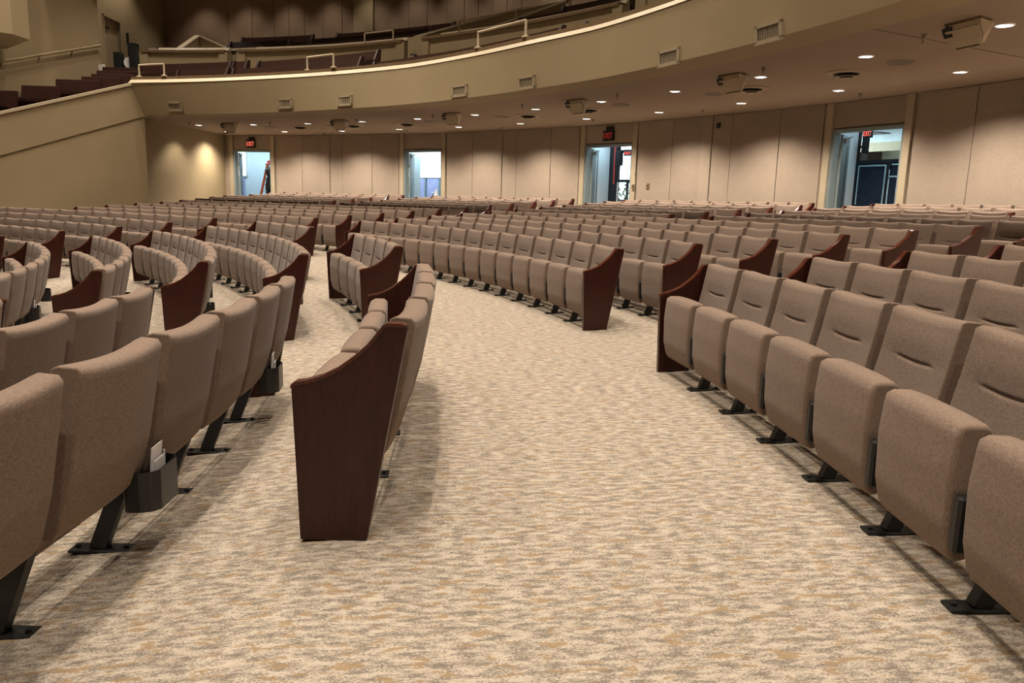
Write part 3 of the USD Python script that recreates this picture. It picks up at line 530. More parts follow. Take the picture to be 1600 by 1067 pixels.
stair_parapet('stair_parapet', 'peaked beige stair wall rising to a point left of the upper pews', [W(28.6, 1.385)[:2], W(31.0, 1.385)[:2], W(31.0, 1.345)[:2]], [6.45, 7.85, 7.35])
stair_parapet('stair_parapet', 'sloping beige stair wall rising to the right above the balcony opening', [W(28.1, 0.985)[:2], W(30.3, 0.905)[:2], W(31.3, 0.855)[:2]], [6.62, 7.62, 7.98])
stair_parapet('stair_parapet', 'short sloping beige stair wall with twin rails beside the far upper pews', [W(28.8, 0.890)[:2], W(30.6, 0.842)[:2]], [6.78, 7.72])

def pew(label, r, t_hi, t_lo, ztop, group, ends=(True, True), rake=0.13):
    g = thing('balcony_pew', label, 'pew', group=group)
    hb = 0.50
    obj('back', arcsection([(r - rake, ztop - hb), (r - 0.035, ztop - 0.01), (r, ztop), (r + 0.035, ztop - 0.02), (r - rake + 0.09, ztop - hb)], t_lo, t_hi, 0.03), M_PEW, g, smooth=25)
    obj('seat', arcbox(r - rake - 0.44, r - rake + 0.05, t_lo, t_hi, ztop - 0.48, ztop - 0.40, 0.03), M_PEW, g)
    for t, on in ((t_hi, ends[0]), (t_lo, ends[1])):
        if on: obj('pew_end', arcsection([(r - 0.56, ztop - 0.86), (r - 0.04, ztop - 0.86), (r + 0.05, ztop + 0.02), (r - 0.07, ztop + 0.02), (r - 0.22, ztop - 0.30), (r - 0.56, ztop - 0.36)], t - 0.0016, t + 0.0016, 0.1), M_PEWEND, g)
    obj('plinth', arcbox(r - rake - 0.30, r - rake - 0.22, t_lo + 0.003, t_hi - 0.003, ztop - 0.86, ztop - 0.48, 0.03), M_PEW, g)
pew('dark front-row balcony pew at the left end, behind the short rail', 24.72, 1.247, 1.165, 5.33, 'dark pews just behind the balcony front')
pew('second-row balcony pew at the left end, below the leftmost half wall', 25.55, 1.335, 1.190, 5.72, 'dark pews just behind the balcony front')
pew('short second-row balcony pew beside the first stair block', 25.60, 1.187, 1.165, 5.72, 'dark pews just behind the balcony front')
pew('long curved second-row balcony pew in the middle of the balcony', 25.70, 1.150, 0.955, 5.70, 'dark pews just behind the balcony front')
pew('long curved front-row balcony pew behind the middle short rail', 24.80, 1.158, 0.945, 5.33, 'dark pews just behind the balcony front')
pew('front-row balcony pew right of the dark opening', 24.85, 0.925, 0.640, 5.17, 'dark pews just behind the balcony front')
pew('second-row balcony pew right of the dark opening', 25.75, 0.900, 0.650, 5.42, 'dark pews just behind the balcony front')
up = 'dark pews high at the back of the balcony'
pew('lowest upper pew left of the stair gap under the rear wall', 29.05, 1.30, 1.245, 6.95, up); pew('middle upper pew left of the stair gap under the rear wall', 29.95, 1.315, 1.225, 7.32, up); pew('topmost upper pew at the left under the rear wall', 30.80, 1.315, 1.210, 7.66, up)
pew('lowest long upper pew above the bright sill', 29.0, 1.205, 0.995, 6.92, up); pew('middle long upper pew above the bright sill', 29.9, 1.190, 1.010, 7.30, up); pew('topmost long upper pew against the lit rear wall', 30.8, 1.172, 1.000, 7.64, up)
pew('lowest upper pew right of the sloping stair wall', 29.2, 0.862, 0.70, 6.98, up); pew('topmost upper pew right of the sloping stair wall', 30.3, 0.835, 0.68, 7.42, up)
# guard rails standing on the ledge and the half walls
def guard(label, r, t_hi, t_lo, z, hgt, m=M_CREAM):
    g = thing('guard_rail', label, 'guard rail', W(r, (t_hi + t_lo) / 2, z)); o = W(r, (t_hi + t_lo) / 2, z)
    A, B = W(r, t_hi, z) - o, W(r, t_lo, z) - o; up_ = np.array([0, 0, hgt])
    obj('top_rail', tube([A + up_, B + up_], 0.028), m, g, smooth=40)
    for p in (A, B): obj('post', tube([p, p + up_], 0.028), m, g, smooth=40); f = disc_lathe([(0, 0), (0.09, 0), (0.09, 0.03), (0.03, 0.05), (0, 0.05)], 16); f.apply_translation(p); obj('base_flange', f, m, g, smooth=30)
zr = Z_TOP + 0.20
guard('leftmost cream guard rail on the balcony ledge', r_top(1.22) + 0.16, 1.252, 1.210, zr, 0.36)
guard('middle cream guard rail on the balcony ledge', r_top(0.96) + 0.16, 0.990, 0.945, zr, 0.36)
guard('right-hand cream guard rail on the balcony ledge', r_top(0.69) + 0.16, 0.726, 0.655, zr, 0.36)
guard('cream guard rail on the long middle half wall', 28.15, 1.062, 1.018, 6.52, 0.38); guard('brown guard rail on the right-hand half wall', 28.2, 0.920, 0.838, 6.50, 0.42, M_RAILWOOD)
# gallery pews stepping down to the left behind the sloping cap
for i, (y, z, x) in enumerate(GROWS[::-1]):
    lab = ['highest', 'second highest', 'third highest', 'fourth highest', 'fifth highest', 'sixth highest', 'seventh highest', 'eighth highest', 'lowest'][i]
    g = thing('gallery_pew', f'{lab} dark pew stepping down the side gallery', 'pew', (x, y, z - 0.86), 0, group='dark pews stepping down the side gallery')
    L = (gx(y - 0.55) - 0.42 if y < 25 else -12.7) - x
    obj('back', trimesh.convex.convex_hull(np.array([(q, a, b) for q in (0, L) for a, b in ((-0.10, 0.36), (-0.03, 0.36), (0.04, 0.85), (0.0, 0.86), (-0.02, 0.85))])), M_PEW, g); obj('seat', box((0, -0.5, 0.36), (L, -0.06, 0.44)), M_PEW, g)
    obj('pew_end', box((-0.05, -0.52, 0.0), (-0.001, 0.04, 0.5)), M_PEWEND, g); obj('plinth', box((0.02, -0.35, 0.0), (L, -0.27, 0.36)), M_PEW, g)
hg = thing('handrail', 'beige handrail sloping along the gallery wall', 'handrail')
HS = [(0.03, 6.50), (2.1, 5.83), (2.7, 5.62), (4.2, 5.15), (8.0, 4.25)]
hp = [np.array([*(UA + gd * s - gn * 0.16), z]) for s, z in HS]
obj('rail', tube(hp, 0.045), M_PAINT, hg, smooth=40)
for s, z in ((1.0, 6.15), (2.05, 5.82), (3.2, 5.44), (5.0, 4.92)): obj('bracket', tube([np.array([*(UA + gd * s), z - 0.14]), np.array([*(UA + gd * s - gn * 0.16), z])], 0.02), M_RAILWOOD, hg)
# music gear left by the balcony door
def up_there(px, py, y): d = FWD + RT * (px - 800) / F_PX + UP * (533.5 - py) / F_PX; return EYE + d * (y / d[1])
g = thing('drum', 'white-headed drum among the black cases by the balcony door', 'drum', (-14.35, 29.35, 5.76)); c_ = disc_lathe([(0, 0), (0.22, 0), (0.22, 0.26), (0, 0.26)]); c_.apply_transform(trimesh.transformations.rotation_matrix(pi / 2, (1, 0, 0))); c_.apply_translation((0, 0.13, 0.30)); obj('shell', c_, M_BLACK, g, smooth=40)
hd_ = disc_lathe([(0, 0), (0.20, 0), (0.20, 0.015), (0, 0.015)]); hd_.apply_transform(trimesh.transformations.rotation_matrix(pi / 2, (1, 0, 0))); hd_.apply_translation((0, -0.128, 0.30)); obj('drum_head', hd_, M_CARD, g, smooth=30); obj('foot', box((-0.2, -0.1, 0), (0.2, 0.1, 0.1)), M_BLACK, g)
g = thing('equipment_case', 'tall black equipment case standing beside the white-headed drum', 'case', (-14.15, 29.2, 5.76)); obj('body', cbox((0, 0, 0.46), (0.24, 0.35, 0.92), 0.02), M_BLACK, g); obj('lid', cbox((0, 0, 0.94), (0.26, 0.37, 0.05), 0.01), M_PLASTIC, g)
g = thing('equipment_case', 'low black equipment case left of the drum by the balcony door', 'case', (-14.72, 29.2, 5.76)); obj('body', cbox((0, 0, 0.32), (0.26, 0.3, 0.64), 0.02), M_BLACK, g); obj('handle', tube([(-0.06, 0, 0.66), (0.06, 0, 0.66)], 0.014), M_STEEL, g)
g = thing('leaning_board', 'white board leaning behind the tall black equipment case', 'board', (-13.72, 29.75, 5.76)); obj('panel', cbox((0, 0, 0.46), (0.34, 0.03, 0.92), 0.004), M_CARD, g); obj('edge_trim', box((-0.17, -0.02, 0.90), (0.17, 0.02, 0.94)), M_BOXP, g)
g = thing('music_stand', 'thin black stand rising above the cases by the balcony door', 'stand', (-14.55, 29.6, 5.76)); obj('pole', tube([(0, 0, 0), (0, 0, 1.35)], 0.016), M_BLACK, g); obj('desk', cbox((0, 0, 1.2), (0.09, 0.03, 0.42), 0.005), M_BLACK, g); obj('base', disc_lathe([(0, 0), (0.16, 0), (0.16, 0.02), (0, 0.03)]), M_BLACK, g)
g = thing('folded_sign', 'folded white sign leaning at the foot of the balcony door', 'sign', (-15.0, 28.3, 5.30)); obj('front_leaf', wallbox((0, 0), (0.26, -0.12), 0.02, 0, 0.52), M_CARD, g); obj('rear_leaf', wallbox((-0.04, 0.06), (0.22, -0.02), 0.02, 0, 0.52), M_CARD, g)

# ------------------------------------------------------------------ fittings on the balcony front and soffit
def frame_at(r, t, z): return W(r, t, z), t - pi / 2
for i, (t, z) in enumerate(((1.199, 4.01), (1.018, 4.0), (0.922, 3.98), (0.743, 3.95), (0.645, 3.92), (0.4706, 3.87), (0.375, 3.86))):
    k = (z - Z_LOW) / (Z_TOP - Z_LOW); r = r_low(t) * (1 - k) + r_top(t) * k
    g = thing('air_grille', f'air grille, {ordinal(i + 1)} from the left along the balcony front', 'air grille', W(r, t, z), t - pi / 2, group='air grilles along the balcony front')
    UsdGeom.Xformable(g).AddRotateXOp().Set(math.degrees(math.atan2(r_low(t) - r_top(t), Z_TOP - Z_LOW)))
    w_, h_ = 0.56, 0.25
    obj('frame', cat(box((-w_ / 2, -0.035, h_ / 2 - 0.04), (w_ / 2, 0.02, h_ / 2)), box((-w_ / 2, -0.035, -h_ / 2), (w_ / 2, 0.02, -h_ / 2 + 0.04)), box((-w_ / 2, -0.035, -h_ / 2), (-w_ / 2 + 0.05, 0.02, h_ / 2)), box((w_ / 2 - 0.05, -0.035, -h_ / 2), (w_ / 2, 0.02, h_ / 2))), M_BOXP, g)
    obj('backing', box((-w_ / 2 + 0.02, -0.012, -h_ / 2 + 0.02), (w_ / 2 - 0.02, 0.0, h_ / 2 - 0.02)), M_GRILL, g)
    for q in range(11): x = -w_ / 2 + 0.085 + q * 0.039; obj('louver', box((x - 0.005, -0.022, -h_ / 2 + 0.035), (x + 0.006, -0.01, h_ / 2 - 0.035)), M_BOXP, g)
    obj('lip', box((-w_ / 2, -0.05, -h_ / 2 - 0.02), (w_ / 2, 0.0, -h_ / 2)), M_BOXP, g)

def sub_xf(path, t_): x = UsdGeom.Xform.Define(stage, path); return x
trim_m = disc_lathe([(0.100, 0.0), (0.125, 0.0), (0.125, -0.008), (0.100, -0.012), (0.100, 0.0)], 32)
lens_m = disc_lathe([(0.0, -0.004), (0.100, -0.004), (0.100, -0.010), (0.0, -0.013)], 32)
def downlight(r, t, ring, k):
    vis = project(W(r, t, Z_CEIL)); inside = vis and -10 < vis[0] < 1610 and -10 < vis[1] < 1077
    g = thing('ceiling_downlight', f'round downlight, {ordinal(k)} from the left in the {ring} ring under the balcony', 'ceiling light', W(r, t, Z_CEIL), 0, group='round downlights under the balcony')
    obj('trim_ring', trim_m, M_CARD, g, smooth=30); obj('lens', lens_m, M_LENS, g, smooth=30)
    spot(str(g.GetPath()) + '/lamp', (0, 0, -0.03), P_DOWN * (0.5 if ring == "outer" else 1.9), WARM, *((60.0, 0.6) if ring == 'outer' else (68.5, 0.85)), 0.06)
k = 0
for i in range(17): k += 1; downlight(26.45, 1.2775 - 0.0888 * i, 'outer', k)
k = 0
for i in range(17): k += 1; downlight(28.80, 1.298 - 0.0902 * i, 'inner', k)
# ceiling loudspeakers hung below the soffit: sloping-fronted cabinets
for i in range(8):
    t = 1.212 - 0.1815 * i
    if i > 5: continue
    g = thing('hung_loudspeaker', f'beige box loudspeaker, {ordinal(i + 1)} from the left under the balcony', 'loudspeaker', W(25.98, t - 0.003, Z_CEIL), t - pi / 2, group='beige box loudspeakers under the balcony')
    prof = [(-0.20, -0.01), (-0.20, -0.07), (-0.12, -0.21), (-0.06, -0.29), (0.0, -0.26), (0.12, -0.01)]
    ws_ = 0.27
    pts = []
    for y, z in prof:
        inset = 0.085 if (y > -0.07) else 0.0
        pts += [(-ws_ + inset, y, z), (ws_ - inset, y, z)]
    pts = [(x, y, z - 0.015) for x, y, z in pts]
    obj('cabinet', trimesh.convex.convex_hull(np.array(pts)), M_CREAM, g)
    fg = [(-0.195, -0.10, 0.02), (-0.125, -0.222, 0.02), (-0.070, -0.297, 0.10)]
    obj('front_grille', trimesh.convex.convex_hull(np.array([(q * (ws_ - e), y - o, z) for y, z, e in fg for q in (-1, 1) for o in (0.0, 0.014)])), M_CREAM, g)
    obj('black_bracket', cat(trimesh.convex.convex_hull(np.array([(-ws_ - 0.02, -0.23, -0.06), (-ws_ + 0.12, -0.23, -0.06), (-ws_ - 0.02, -0.17, -0.17), (-ws_ + 0.12, -0.17, -0.17), (-ws_ - 0.02, -0.18, -0.04), (-ws_ + 0.12, -0.18, -0.04)])), bar((-ws_ + 0.03, -0.21, -0.06), (-ws_ + 0.06, -0.16, 0.0), 0.03, 0.03)), M_BLACK, g)
    obj('mount_rail', box((-ws_, -0.21, -0.02), (ws_, -0.17, 0.0)), M_RAILWOOD, g)
    obj('lower_lip', bar((-ws_ + 0.10, -0.06, -0.312), (ws_ - 0.10, -0.06, -0.312), 0.02, 0.012), M_RAILWOOD, g)
# round air diffusers
for i, (r, t) in enumerate(((27.3, 1.14), (27.30, 1.053), (27.40, 0.972), (27.32, 0.788), (27.30, 0.704), (27.30, 0.518), (27.31, 0.434))):
    g = thing('air_diffuser', f'round stepped air diffuser, {ordinal(i + 1)} from the left under the balcony', 'air diffuser', W(r, t, Z_CEIL), t - pi / 2, group='round air diffusers under the balcony')
    obj('outer_cone', disc_lathe([(0.22, -0.002), (0.34, -0.002), (0.34, -0.012), (0.22, -0.032), (0.22, -0.002)], 36), M_BOXP, g, smooth=30)
    obj('dark_throat', disc_lathe([(0.0, -0.003), (0.21, -0.003), (0.15, -0.045), (0.12, -0.075), (0.0, -0.075)], 28), M_INK, g); obj('middle_cone', disc_lathe([(0.13, -0.062), (0.20, -0.074), (0.20, -0.082), (0.12, -0.072), (0.13, -0.062)], 28), M_BOXP, g, smooth=30); obj('inner_disc', disc_lathe([(0.0, -0.092), (0.09, -0.092), (0.085, -0.104), (0.0, -0.108)], 24), M_BOXP, g, smooth=30)
    obj('stem', tube([(0, 0, 0), (0, 0, -0.06)], 0.012), M_BOXP, g)
for i, (r, t) in enumerate(((27.2, 1.185), (27.15, 1.085), (27.15, 0.927), (27.19, 0.82), (27.15, 0.658), (27.33, 0.557), (27.27, 0.392))):
    g = thing('flush_speaker', f'flush round ceiling speaker, {ordinal(i + 1)} from the left under the balcony', 'ceiling speaker', W(r, t, Z_CEIL), t - pi / 2, group='flush round speakers under the balcony')
    obj('rim', disc_lathe([(0.19, 0), (0.215, 0), (0.215, -0.01), (0.19, -0.015), (0.19, 0)], 32), M_CEILP, g, smooth=30); obj('mesh_cover', disc_lathe([(0, -0.004), (0.19, -0.004), (0.19, -0.012), (0, -0.016)], 32), M_GRILL, g, smooth=30)
for i, (r, t) in enumerate(((25.6, 1.266), (25.83, 1.141), (25.9, 1.0), (25.9, 0.877), (25.6, 0.729), (25.83, 0.61), (25.8, 0.45), (25.97, 0.332), (29.3, 1.31), (29.4, 1.161), (29.2, 1.026), (29.38, 0.89), (29.1, 0.757), (29.14, 0.627), (29.44, 0.486))):
    ring = 'outer' if i < 8 else 'inner'
    g = thing('fire_sprinkler', f'fire sprinkler, {ordinal(i + 1 if i < 8 else i - 7)} from the left in the {ring} ring under the balcony', 'sprinkler', W(r, t, Z_CEIL), 0.4, group='fire sprinklers under the balcony')
    obj('escutcheon', disc_lathe([(0, 0), (0.045, 0), (0.04, -0.012), (0, -0.018)], 16), M_RAILWOOD, g, smooth=30); obj('head', disc_lathe([(0, -0.01), (0.024, -0.012), (0.026, -0.06), (0.012, -0.075), (0.010, -0.12), (0.0, -0.12)], 12), M_STEEL, g, smooth=30); obj('deflector', disc_lathe([(0, -0.12), (0.022, -0.12), (0.022, -0.126), (0, -0.128)], 12), M_STEEL, g)
jt = thing('trim_joint', 'thin joint line across the soffit near the right-hand loudspeaker', 'joint', kind='structure')
ja, jb = W(25.09, 0.334, Z_CEIL - 0.003), W(28.7, 0.351, Z_CEIL - 0.003); obj('joint_bead', bar(ja, jb, 0.014, 0.006), M_GRILL, jt)

# ------------------------------------------------------------------ lamps of the high hall ceiling (out of the picture)
def hall_lamp(r, t, z, power, cone, soft, name):
    g = UsdGeom.Xform.Define(stage, numbered('/World/hall_lamps', name)); place(g, W(r, t, z)); spot(str(g.GetPath()) + '/lamp', (0, 0, 0), power, WARM2, cone, soft, 0.10)
tag(UsdGeom.Xform.Define(stage, '/World/hall_lamps'), 'house lamps of the high hall ceiling, above the picture', 'lights', kind='structure')
for r, ts, k in ((11.0, np.arange(-0.3, 1.7, 0.4), 0.45), (18.2, np.arange(-0.32, 1.6, 0.24), 1.0), (22.5, np.arange(-0.28, 1.22, 0.24), 0.75)):
    for t in ts: hall_lamp(r, float(t), 14.05, P_HALL * k, 50.0, 0.7, 'hall_lamp')
for x, y in ((-13.2, 20.5), (-13.6, 24.0), (-13.2, 26.2)):
    g = UsdGeom.Xform.Define(stage, numbered('/World/hall_lamps', 'gallery_lamp')); place(g, (x, y, 14.05)); spot(str(g.GetPath()) + '/lamp', (0, 0, 0), P_HALL * 0.30, WARM2, 55.0, 0.7, 0.10)
hall_lamp(27.5, 1.40, 10.2, P_UPPER * 2.2, 58.0, 0.6, 'balcony_lamp')
for t in np.arange(0.64, 1.42, 0.062): hall_lamp(30.55, float(t), 10.2, P_UPPER * 1.3, 42.0, 0.7, 'wall_washer')
for t in np.arange(0.55, 1.40, 0.15): hall_lamp(25.3, float(t), 10.2, P_UPPER * 2.6, 58.0, 0.6, 'balcony_lamp')

# ------------------------------------------------------------------ theatre seats
def smooth_loop(poly, rr, n):
    p = sg.Polygon(poly).buffer(-rr, 16).buffer(rr, 16); ring = np.array(p.exterior.coords)[:-1]
    if sg.LinearRing(ring).is_ccw is False: ring = ring[::-1]
    ln = sg.LineString(np.vstack([ring, ring[:1]])); return ln, p
def pad(poly, rr, hw, er, n=40, nu=14, extra=None, shape=None, narrow=None):
    """An upholstered pad: the (y, z) outline swept along x with rounded ends."""
    ln, P = smooth_loop(poly, rr, n); s = list(np.linspace(0, ln.length, n, endpoint=False))
    if extra is not None:
        for q in extra: s.append(ln.project(sg.Point(q)))
    s = sorted(set(np.round(s, 5))); pts = np.array([ln.interpolate(q).coords[0] for q in s]); k = len(pts)
    tan = np.array([np.array(ln.interpolate((q + 1e-3) % ln.length).coords[0]) - np.array(ln.interpolate((q - 1e-3) % ln.length).coords[0]) for q in s]); tan /= np.linalg.norm(tan, axis=1)[:, None]
    nrm = np.stack([tan[:, 1], -tan[:, 0]], 1)                                   # outward for a counter-clockwise loop
    a = np.linspace(0, pi / 2, 5)
    st = [(-(hw - er + er * math.sin(q)), er * (1 - math.cos(q))) for q in a[::-1]] + [(x, 0.0) for x in np.linspace(-(hw - er), hw - er, nu)[1:-1]] + [(hw - er + er * math.sin(q), er * (1 - math.cos(q))) for q in a]
    V = []
    for x, d in st:
        yz = pts - nrm * d; xx = np.full(k, x)
        if narrow is not None: xx = x * narrow(yz[:, 1])
        v = np.stack([xx, yz[:, 0], yz[:, 1]], 1)
        if shape is not None: v = shape(v, nrm)
        V.append(v)
    m = len(V); F = []
    for i in range(m - 1):
        for j in range(k):
            l = (j + 1) % k; F += [[i * k + j, i * k + l, (i + 1) * k + l], [i * k + j, (i + 1) * k + l, (i + 1) * k + j]]
    V = np.vstack(V); c0 = len(V); V = np.vstack([V, V[:k].mean(0)[None], V[(m - 1) * k:m * k].mean(0)[None]])
    for j in range(k):
        l = (j + 1) % k; F += [[c0, l, j], [c0 + 1, (m - 1) * k + j, (m - 1) * k + l]]
    t = trimesh.Trimesh(V, F, process=False)
    if t.volume < 0: t.invert()
    return t
PITCH_S = 0.612
HB, HC = 0.268, 0.258
def back_shape(v, nrm):
    x, y, z = v[:, 0].copy(), v[:, 1].copy(), v[:, 2].copy(); u = x / HB; f = np.clip((z - 0.55) / 0.33, 0, 1)
    front = np.clip(-nrm[:, 0], 0, 1)
    y += 0.016 * (1 - u ** 2)                                                    # the back is gently hollowed
    z -= 0.014 * f * (1 - u ** 2)                                                # its top edge sags a little
    zc = 0.672 - 0.010 * (1 - np.clip(np.abs(x) / 0.155, 0, 1) ** 2)
    mask = np.clip((0.140 - np.abs(x)) / 0.03, 0, 1)
    y += front * mask * 0.009 * np.exp(-((z - zc) / 0.0065) ** 2)               # the stitched tuck
    y -= front * 0.007 * np.exp(-((z - 0.765) / 0.07) ** 2) * (1 - u ** 4)
    return np.stack([x, y, z], 1)
BACK_POLY = [(0.095, 0.325), (0.130, 0.50), (0.168, 0.68), (0.205, 0.885), (0.305, 0.878), (0.272, 0.68), (0.238, 0.50), (0.190, 0.335), (0.165, 0.305), (0.11, 0.305)]
zs = [0.640, 0.650, 0.657, 0.662, 0.667, 0.672, 0.677, 0.684, 0.695]
BACK = pad(BACK_POLY, 0.014, HB, 0.009, 44, 15, [(0.13 + (z - 0.50) * (0.038 / 0.18), z) for z in zs], back_shape)
CUSH_POLY = [(-0.122, 0.622), (-0.136, 0.45), (-0.128, 0.26), (-0.100, 0.150), (-0.065, 0.125), (-0.02, 0.150), (-0.004, 0.38), (-0.006, 0.622)]
def cush_narrow(z): return np.where(z < 0.20, np.sqrt(np.clip(1 - ((0.20 - z) / 0.09) ** 2 * 0.22, 0.3, 1)), 1.0)
def cush_shape(v, nrm):
    x, y, z = v[:, 0].copy(), v[:, 1].copy(), v[:, 2].copy(); u = np.clip(np.abs(x) / HC, 0, 1)
    y -= np.clip(-nrm[:, 0], 0, 1) * 0.007 * (1 - u ** 3)
    z += np.clip(nrm[:, 1], 0, 1) * 0.010 * (1 - u ** 3) * (z > 0.5)
    return np.stack([x, y, z], 1)
CUSH = pad(CUSH_POLY, 0.030, HC, 0.018, 36, 12, None, cush_shape, cush_narrow)
def piping(poly, rr, hw, x):                                                     # the seam that edges a pad's side
    ln, P = smooth_loop(poly, rr, 40); q = [ln.interpolate(s).coords[0] for s in np.linspace(0, ln.length, 30, endpoint=False)]; return q
px_ = PITCH_S / 2
LEG = cat(bar((px_, -0.012, 0.008), (px_, 0.125, 0.36), 0.046, 0.062))
PLATE = cat(cbox((px_, 0.0, 0.006), (0.075, 0.235, 0.012), 0.002))
BOLT = [cat(trimesh.creation.cylinder(0.011, 0.012, sections=8).apply_translation((px_, y, 0.017))) for y in (-0.095, 0.095)]
BEAM = bar((-px_, 0.112, 0.345), (px_, 0.112, 0.345), 0.04, 0.05)
BRACK = cat(cbox((HC + 0.027, -0.088, 0.29), (0.046, 0.066, 0.20), 0.010), bar((HC + 0.018, -0.03, 0.33), (HC + 0.018, 0.12, 0.35), 0.03, 0.05))
def pocket_mesh():
    out = sg.Polygon([(-0.13, 0.0), (-0.13, 0.06), (-0.115, 0.10), (-0.08, 0.12), (0.08, 0.12), (0.115, 0.10), (0.13, 0.06), (0.13, 0.0)]).buffer(-0.02).buffer(0.024)
    inn = out.buffer(-0.008)
    w = trimesh.creation.extrude_polygon(out.difference(inn), 0.125, engine='earcut'); f = trimesh.creation.extrude_polygon(out.buffer(-0.003), 0.01, engine='earcut')
    return cat(w, f)
def make_seat(path, leg=True, pocket=False):
    g = stage.GetPrimAtPath(path) if stage.GetPrimAtPath(path) else UsdGeom.Xform.Define(stage, path).GetPrim()
    obj('backrest', BACK, M_FABRIC, g, smooth=50); obj('seat_cushion', CUSH, M_FABRIC, g, smooth=50)
    obj('hinge_bracket', BRACK, M_BLACK, g); obj('seat_beam', BEAM, M_BLACK, g)
    if leg:
        l = obj('leg', LEG, M_BLACK, g); obj('foot_plate', PLATE, M_BLACK, l)
        for b in BOLT: obj('bolt', b, M_PLASTIC, l)
    if pocket:
        p = pocket_mesh(); p.apply_scale((0.95, 1.0, 1.25)); p.apply_translation((0.31, 0.158, 0.215)); obj('book_pocket', p, M_PLASTIC, g, smooth=50)
    return g
UsdGeom.Scope.Define(stage, '/World/Looks/seat_kinds') if False else None
KIND = {}
for leg in (0, 1):
    for pk in (0, 1):
        pth = f'/World/seat_kind_{"leg" if leg else "end"}{"_pocket" if pk else ""}'
        c = stage.CreateClassPrim(pth); c.SetTypeName('Xform'); make_seat(pth, bool(leg), bool(pk)); KIND[(leg, pk)] = pth

PANEL_OUT = [(-0.130, 0.0), (0.130, 0.0), (0.288, 0.845), (0.282, 0.862), (0.262, 0.868), (0.212, 0.868), (0.196, 0.860), (0.170, 0.826), (0.138, 0.786), (0.090, 0.742), (0.022, 0.690), (-0.035, 0.660), (-0.100, 0.640), (-0.138, 0.634), (-0.150, 0.626), (-0.153, 0.612)]
def panel_mesh(th=0.048):
    poly = sg.Polygon(PANEL_OUT); lay = []
    pr = np.array(poly.exterior.coords)[:-1]
    if not sg.LinearRing(pr).is_ccw: pr = pr[::-1]
    n = len(pr); e = np.roll(pr, -1, 0) - pr; en = np.stack([e[:, 1], -e[:, 0]], 1) / np.linalg.norm(e, axis=1)[:, None]; vn = en + np.roll(en, 1, 0); vn /= np.linalg.norm(vn, axis=1)[:, None]
    b = 0.007; st = [(-th / 2, b), (-th / 2 + b * 0.3, b * 0.3), (-th / 2 + b, 0), (th / 2 - b, 0), (th / 2 - b * 0.3, b * 0.3), (th / 2, b)]
    V = np.vstack([np.column_stack([np.full(n, x), pr - vn * d]) for x, d in st]); F = []
    for i in range(len(st) - 1):
        for j in range(n):
            l = (j + 1) % n; F += [[i * n + j, i * n + l, (i + 1) * n + l], [i * n + j, (i + 1) * n + l, (i + 1) * n + j]]
    tv, tf = trimesh.creation.triangulate_polygon(sg.Polygon(pr), engine='earcut')
    idx = {tuple(np.round(p, 6)): i for i, p in enumerate(pr)}; cap = [[idx[tuple(np.round(tv[q], 6))] for q in f] for f in tf]; k = (len(st) - 1) * n
    F += cap + [[k + q for q in f[::-1]] for f in cap]
    m = trimesh.Trimesh(V, F, process=False); trimesh.repair.fix_normals(m); return m
PANEL = panel_mesh()
CAPRAIL = arc = None
def panel_cap(th=0.052):
    top = [p for p in PANEL_OUT if p[1] > 0.6][1:]; q = np.array(top); e = np.gradient(q, axis=0); nn = np.stack([e[:, 1], -e[:, 0]], 1); nn /= np.linalg.norm(nn, axis=1)[:, None]
    if nn[:, 1].mean() < 0: nn = -nn
    up, dn = q + nn * 0.003, q - nn * 0.010; V, F = [], []; n = len(q)
    for x in (-th / 2, th / 2): V += [(x, *p) for p in up] + [(x, *p) for p in dn]
    for j in range(n - 1):
        for a, b in ((0, n), (n, 3 * n), (3 * n, 2 * n), (2 * n, 0)): F += [[a + j, a + j + 1, b + j + 1], [a + j, b + j + 1, b + j]]
    F += [[0, n, 3 * n], [0, 3 * n, 2 * n], [n - 1, 3 * n - 1, 2 * n - 1], [n - 1, 4 * n - 1, 3 * n - 1]]
    m = trimesh.Trimesh(V, F, process=False); trimesh.repair.fix_normals(m); return m
CAPR = panel_cap()
pc = stage.CreateClassPrim('/World/end_panel_kind'); pc.SetTypeName('Xform')
obj('side_board', PANEL, M_WOOD, pc, smooth=25); obj('top_edge', CAPR, M_WOODTOP, pc, smooth=25)

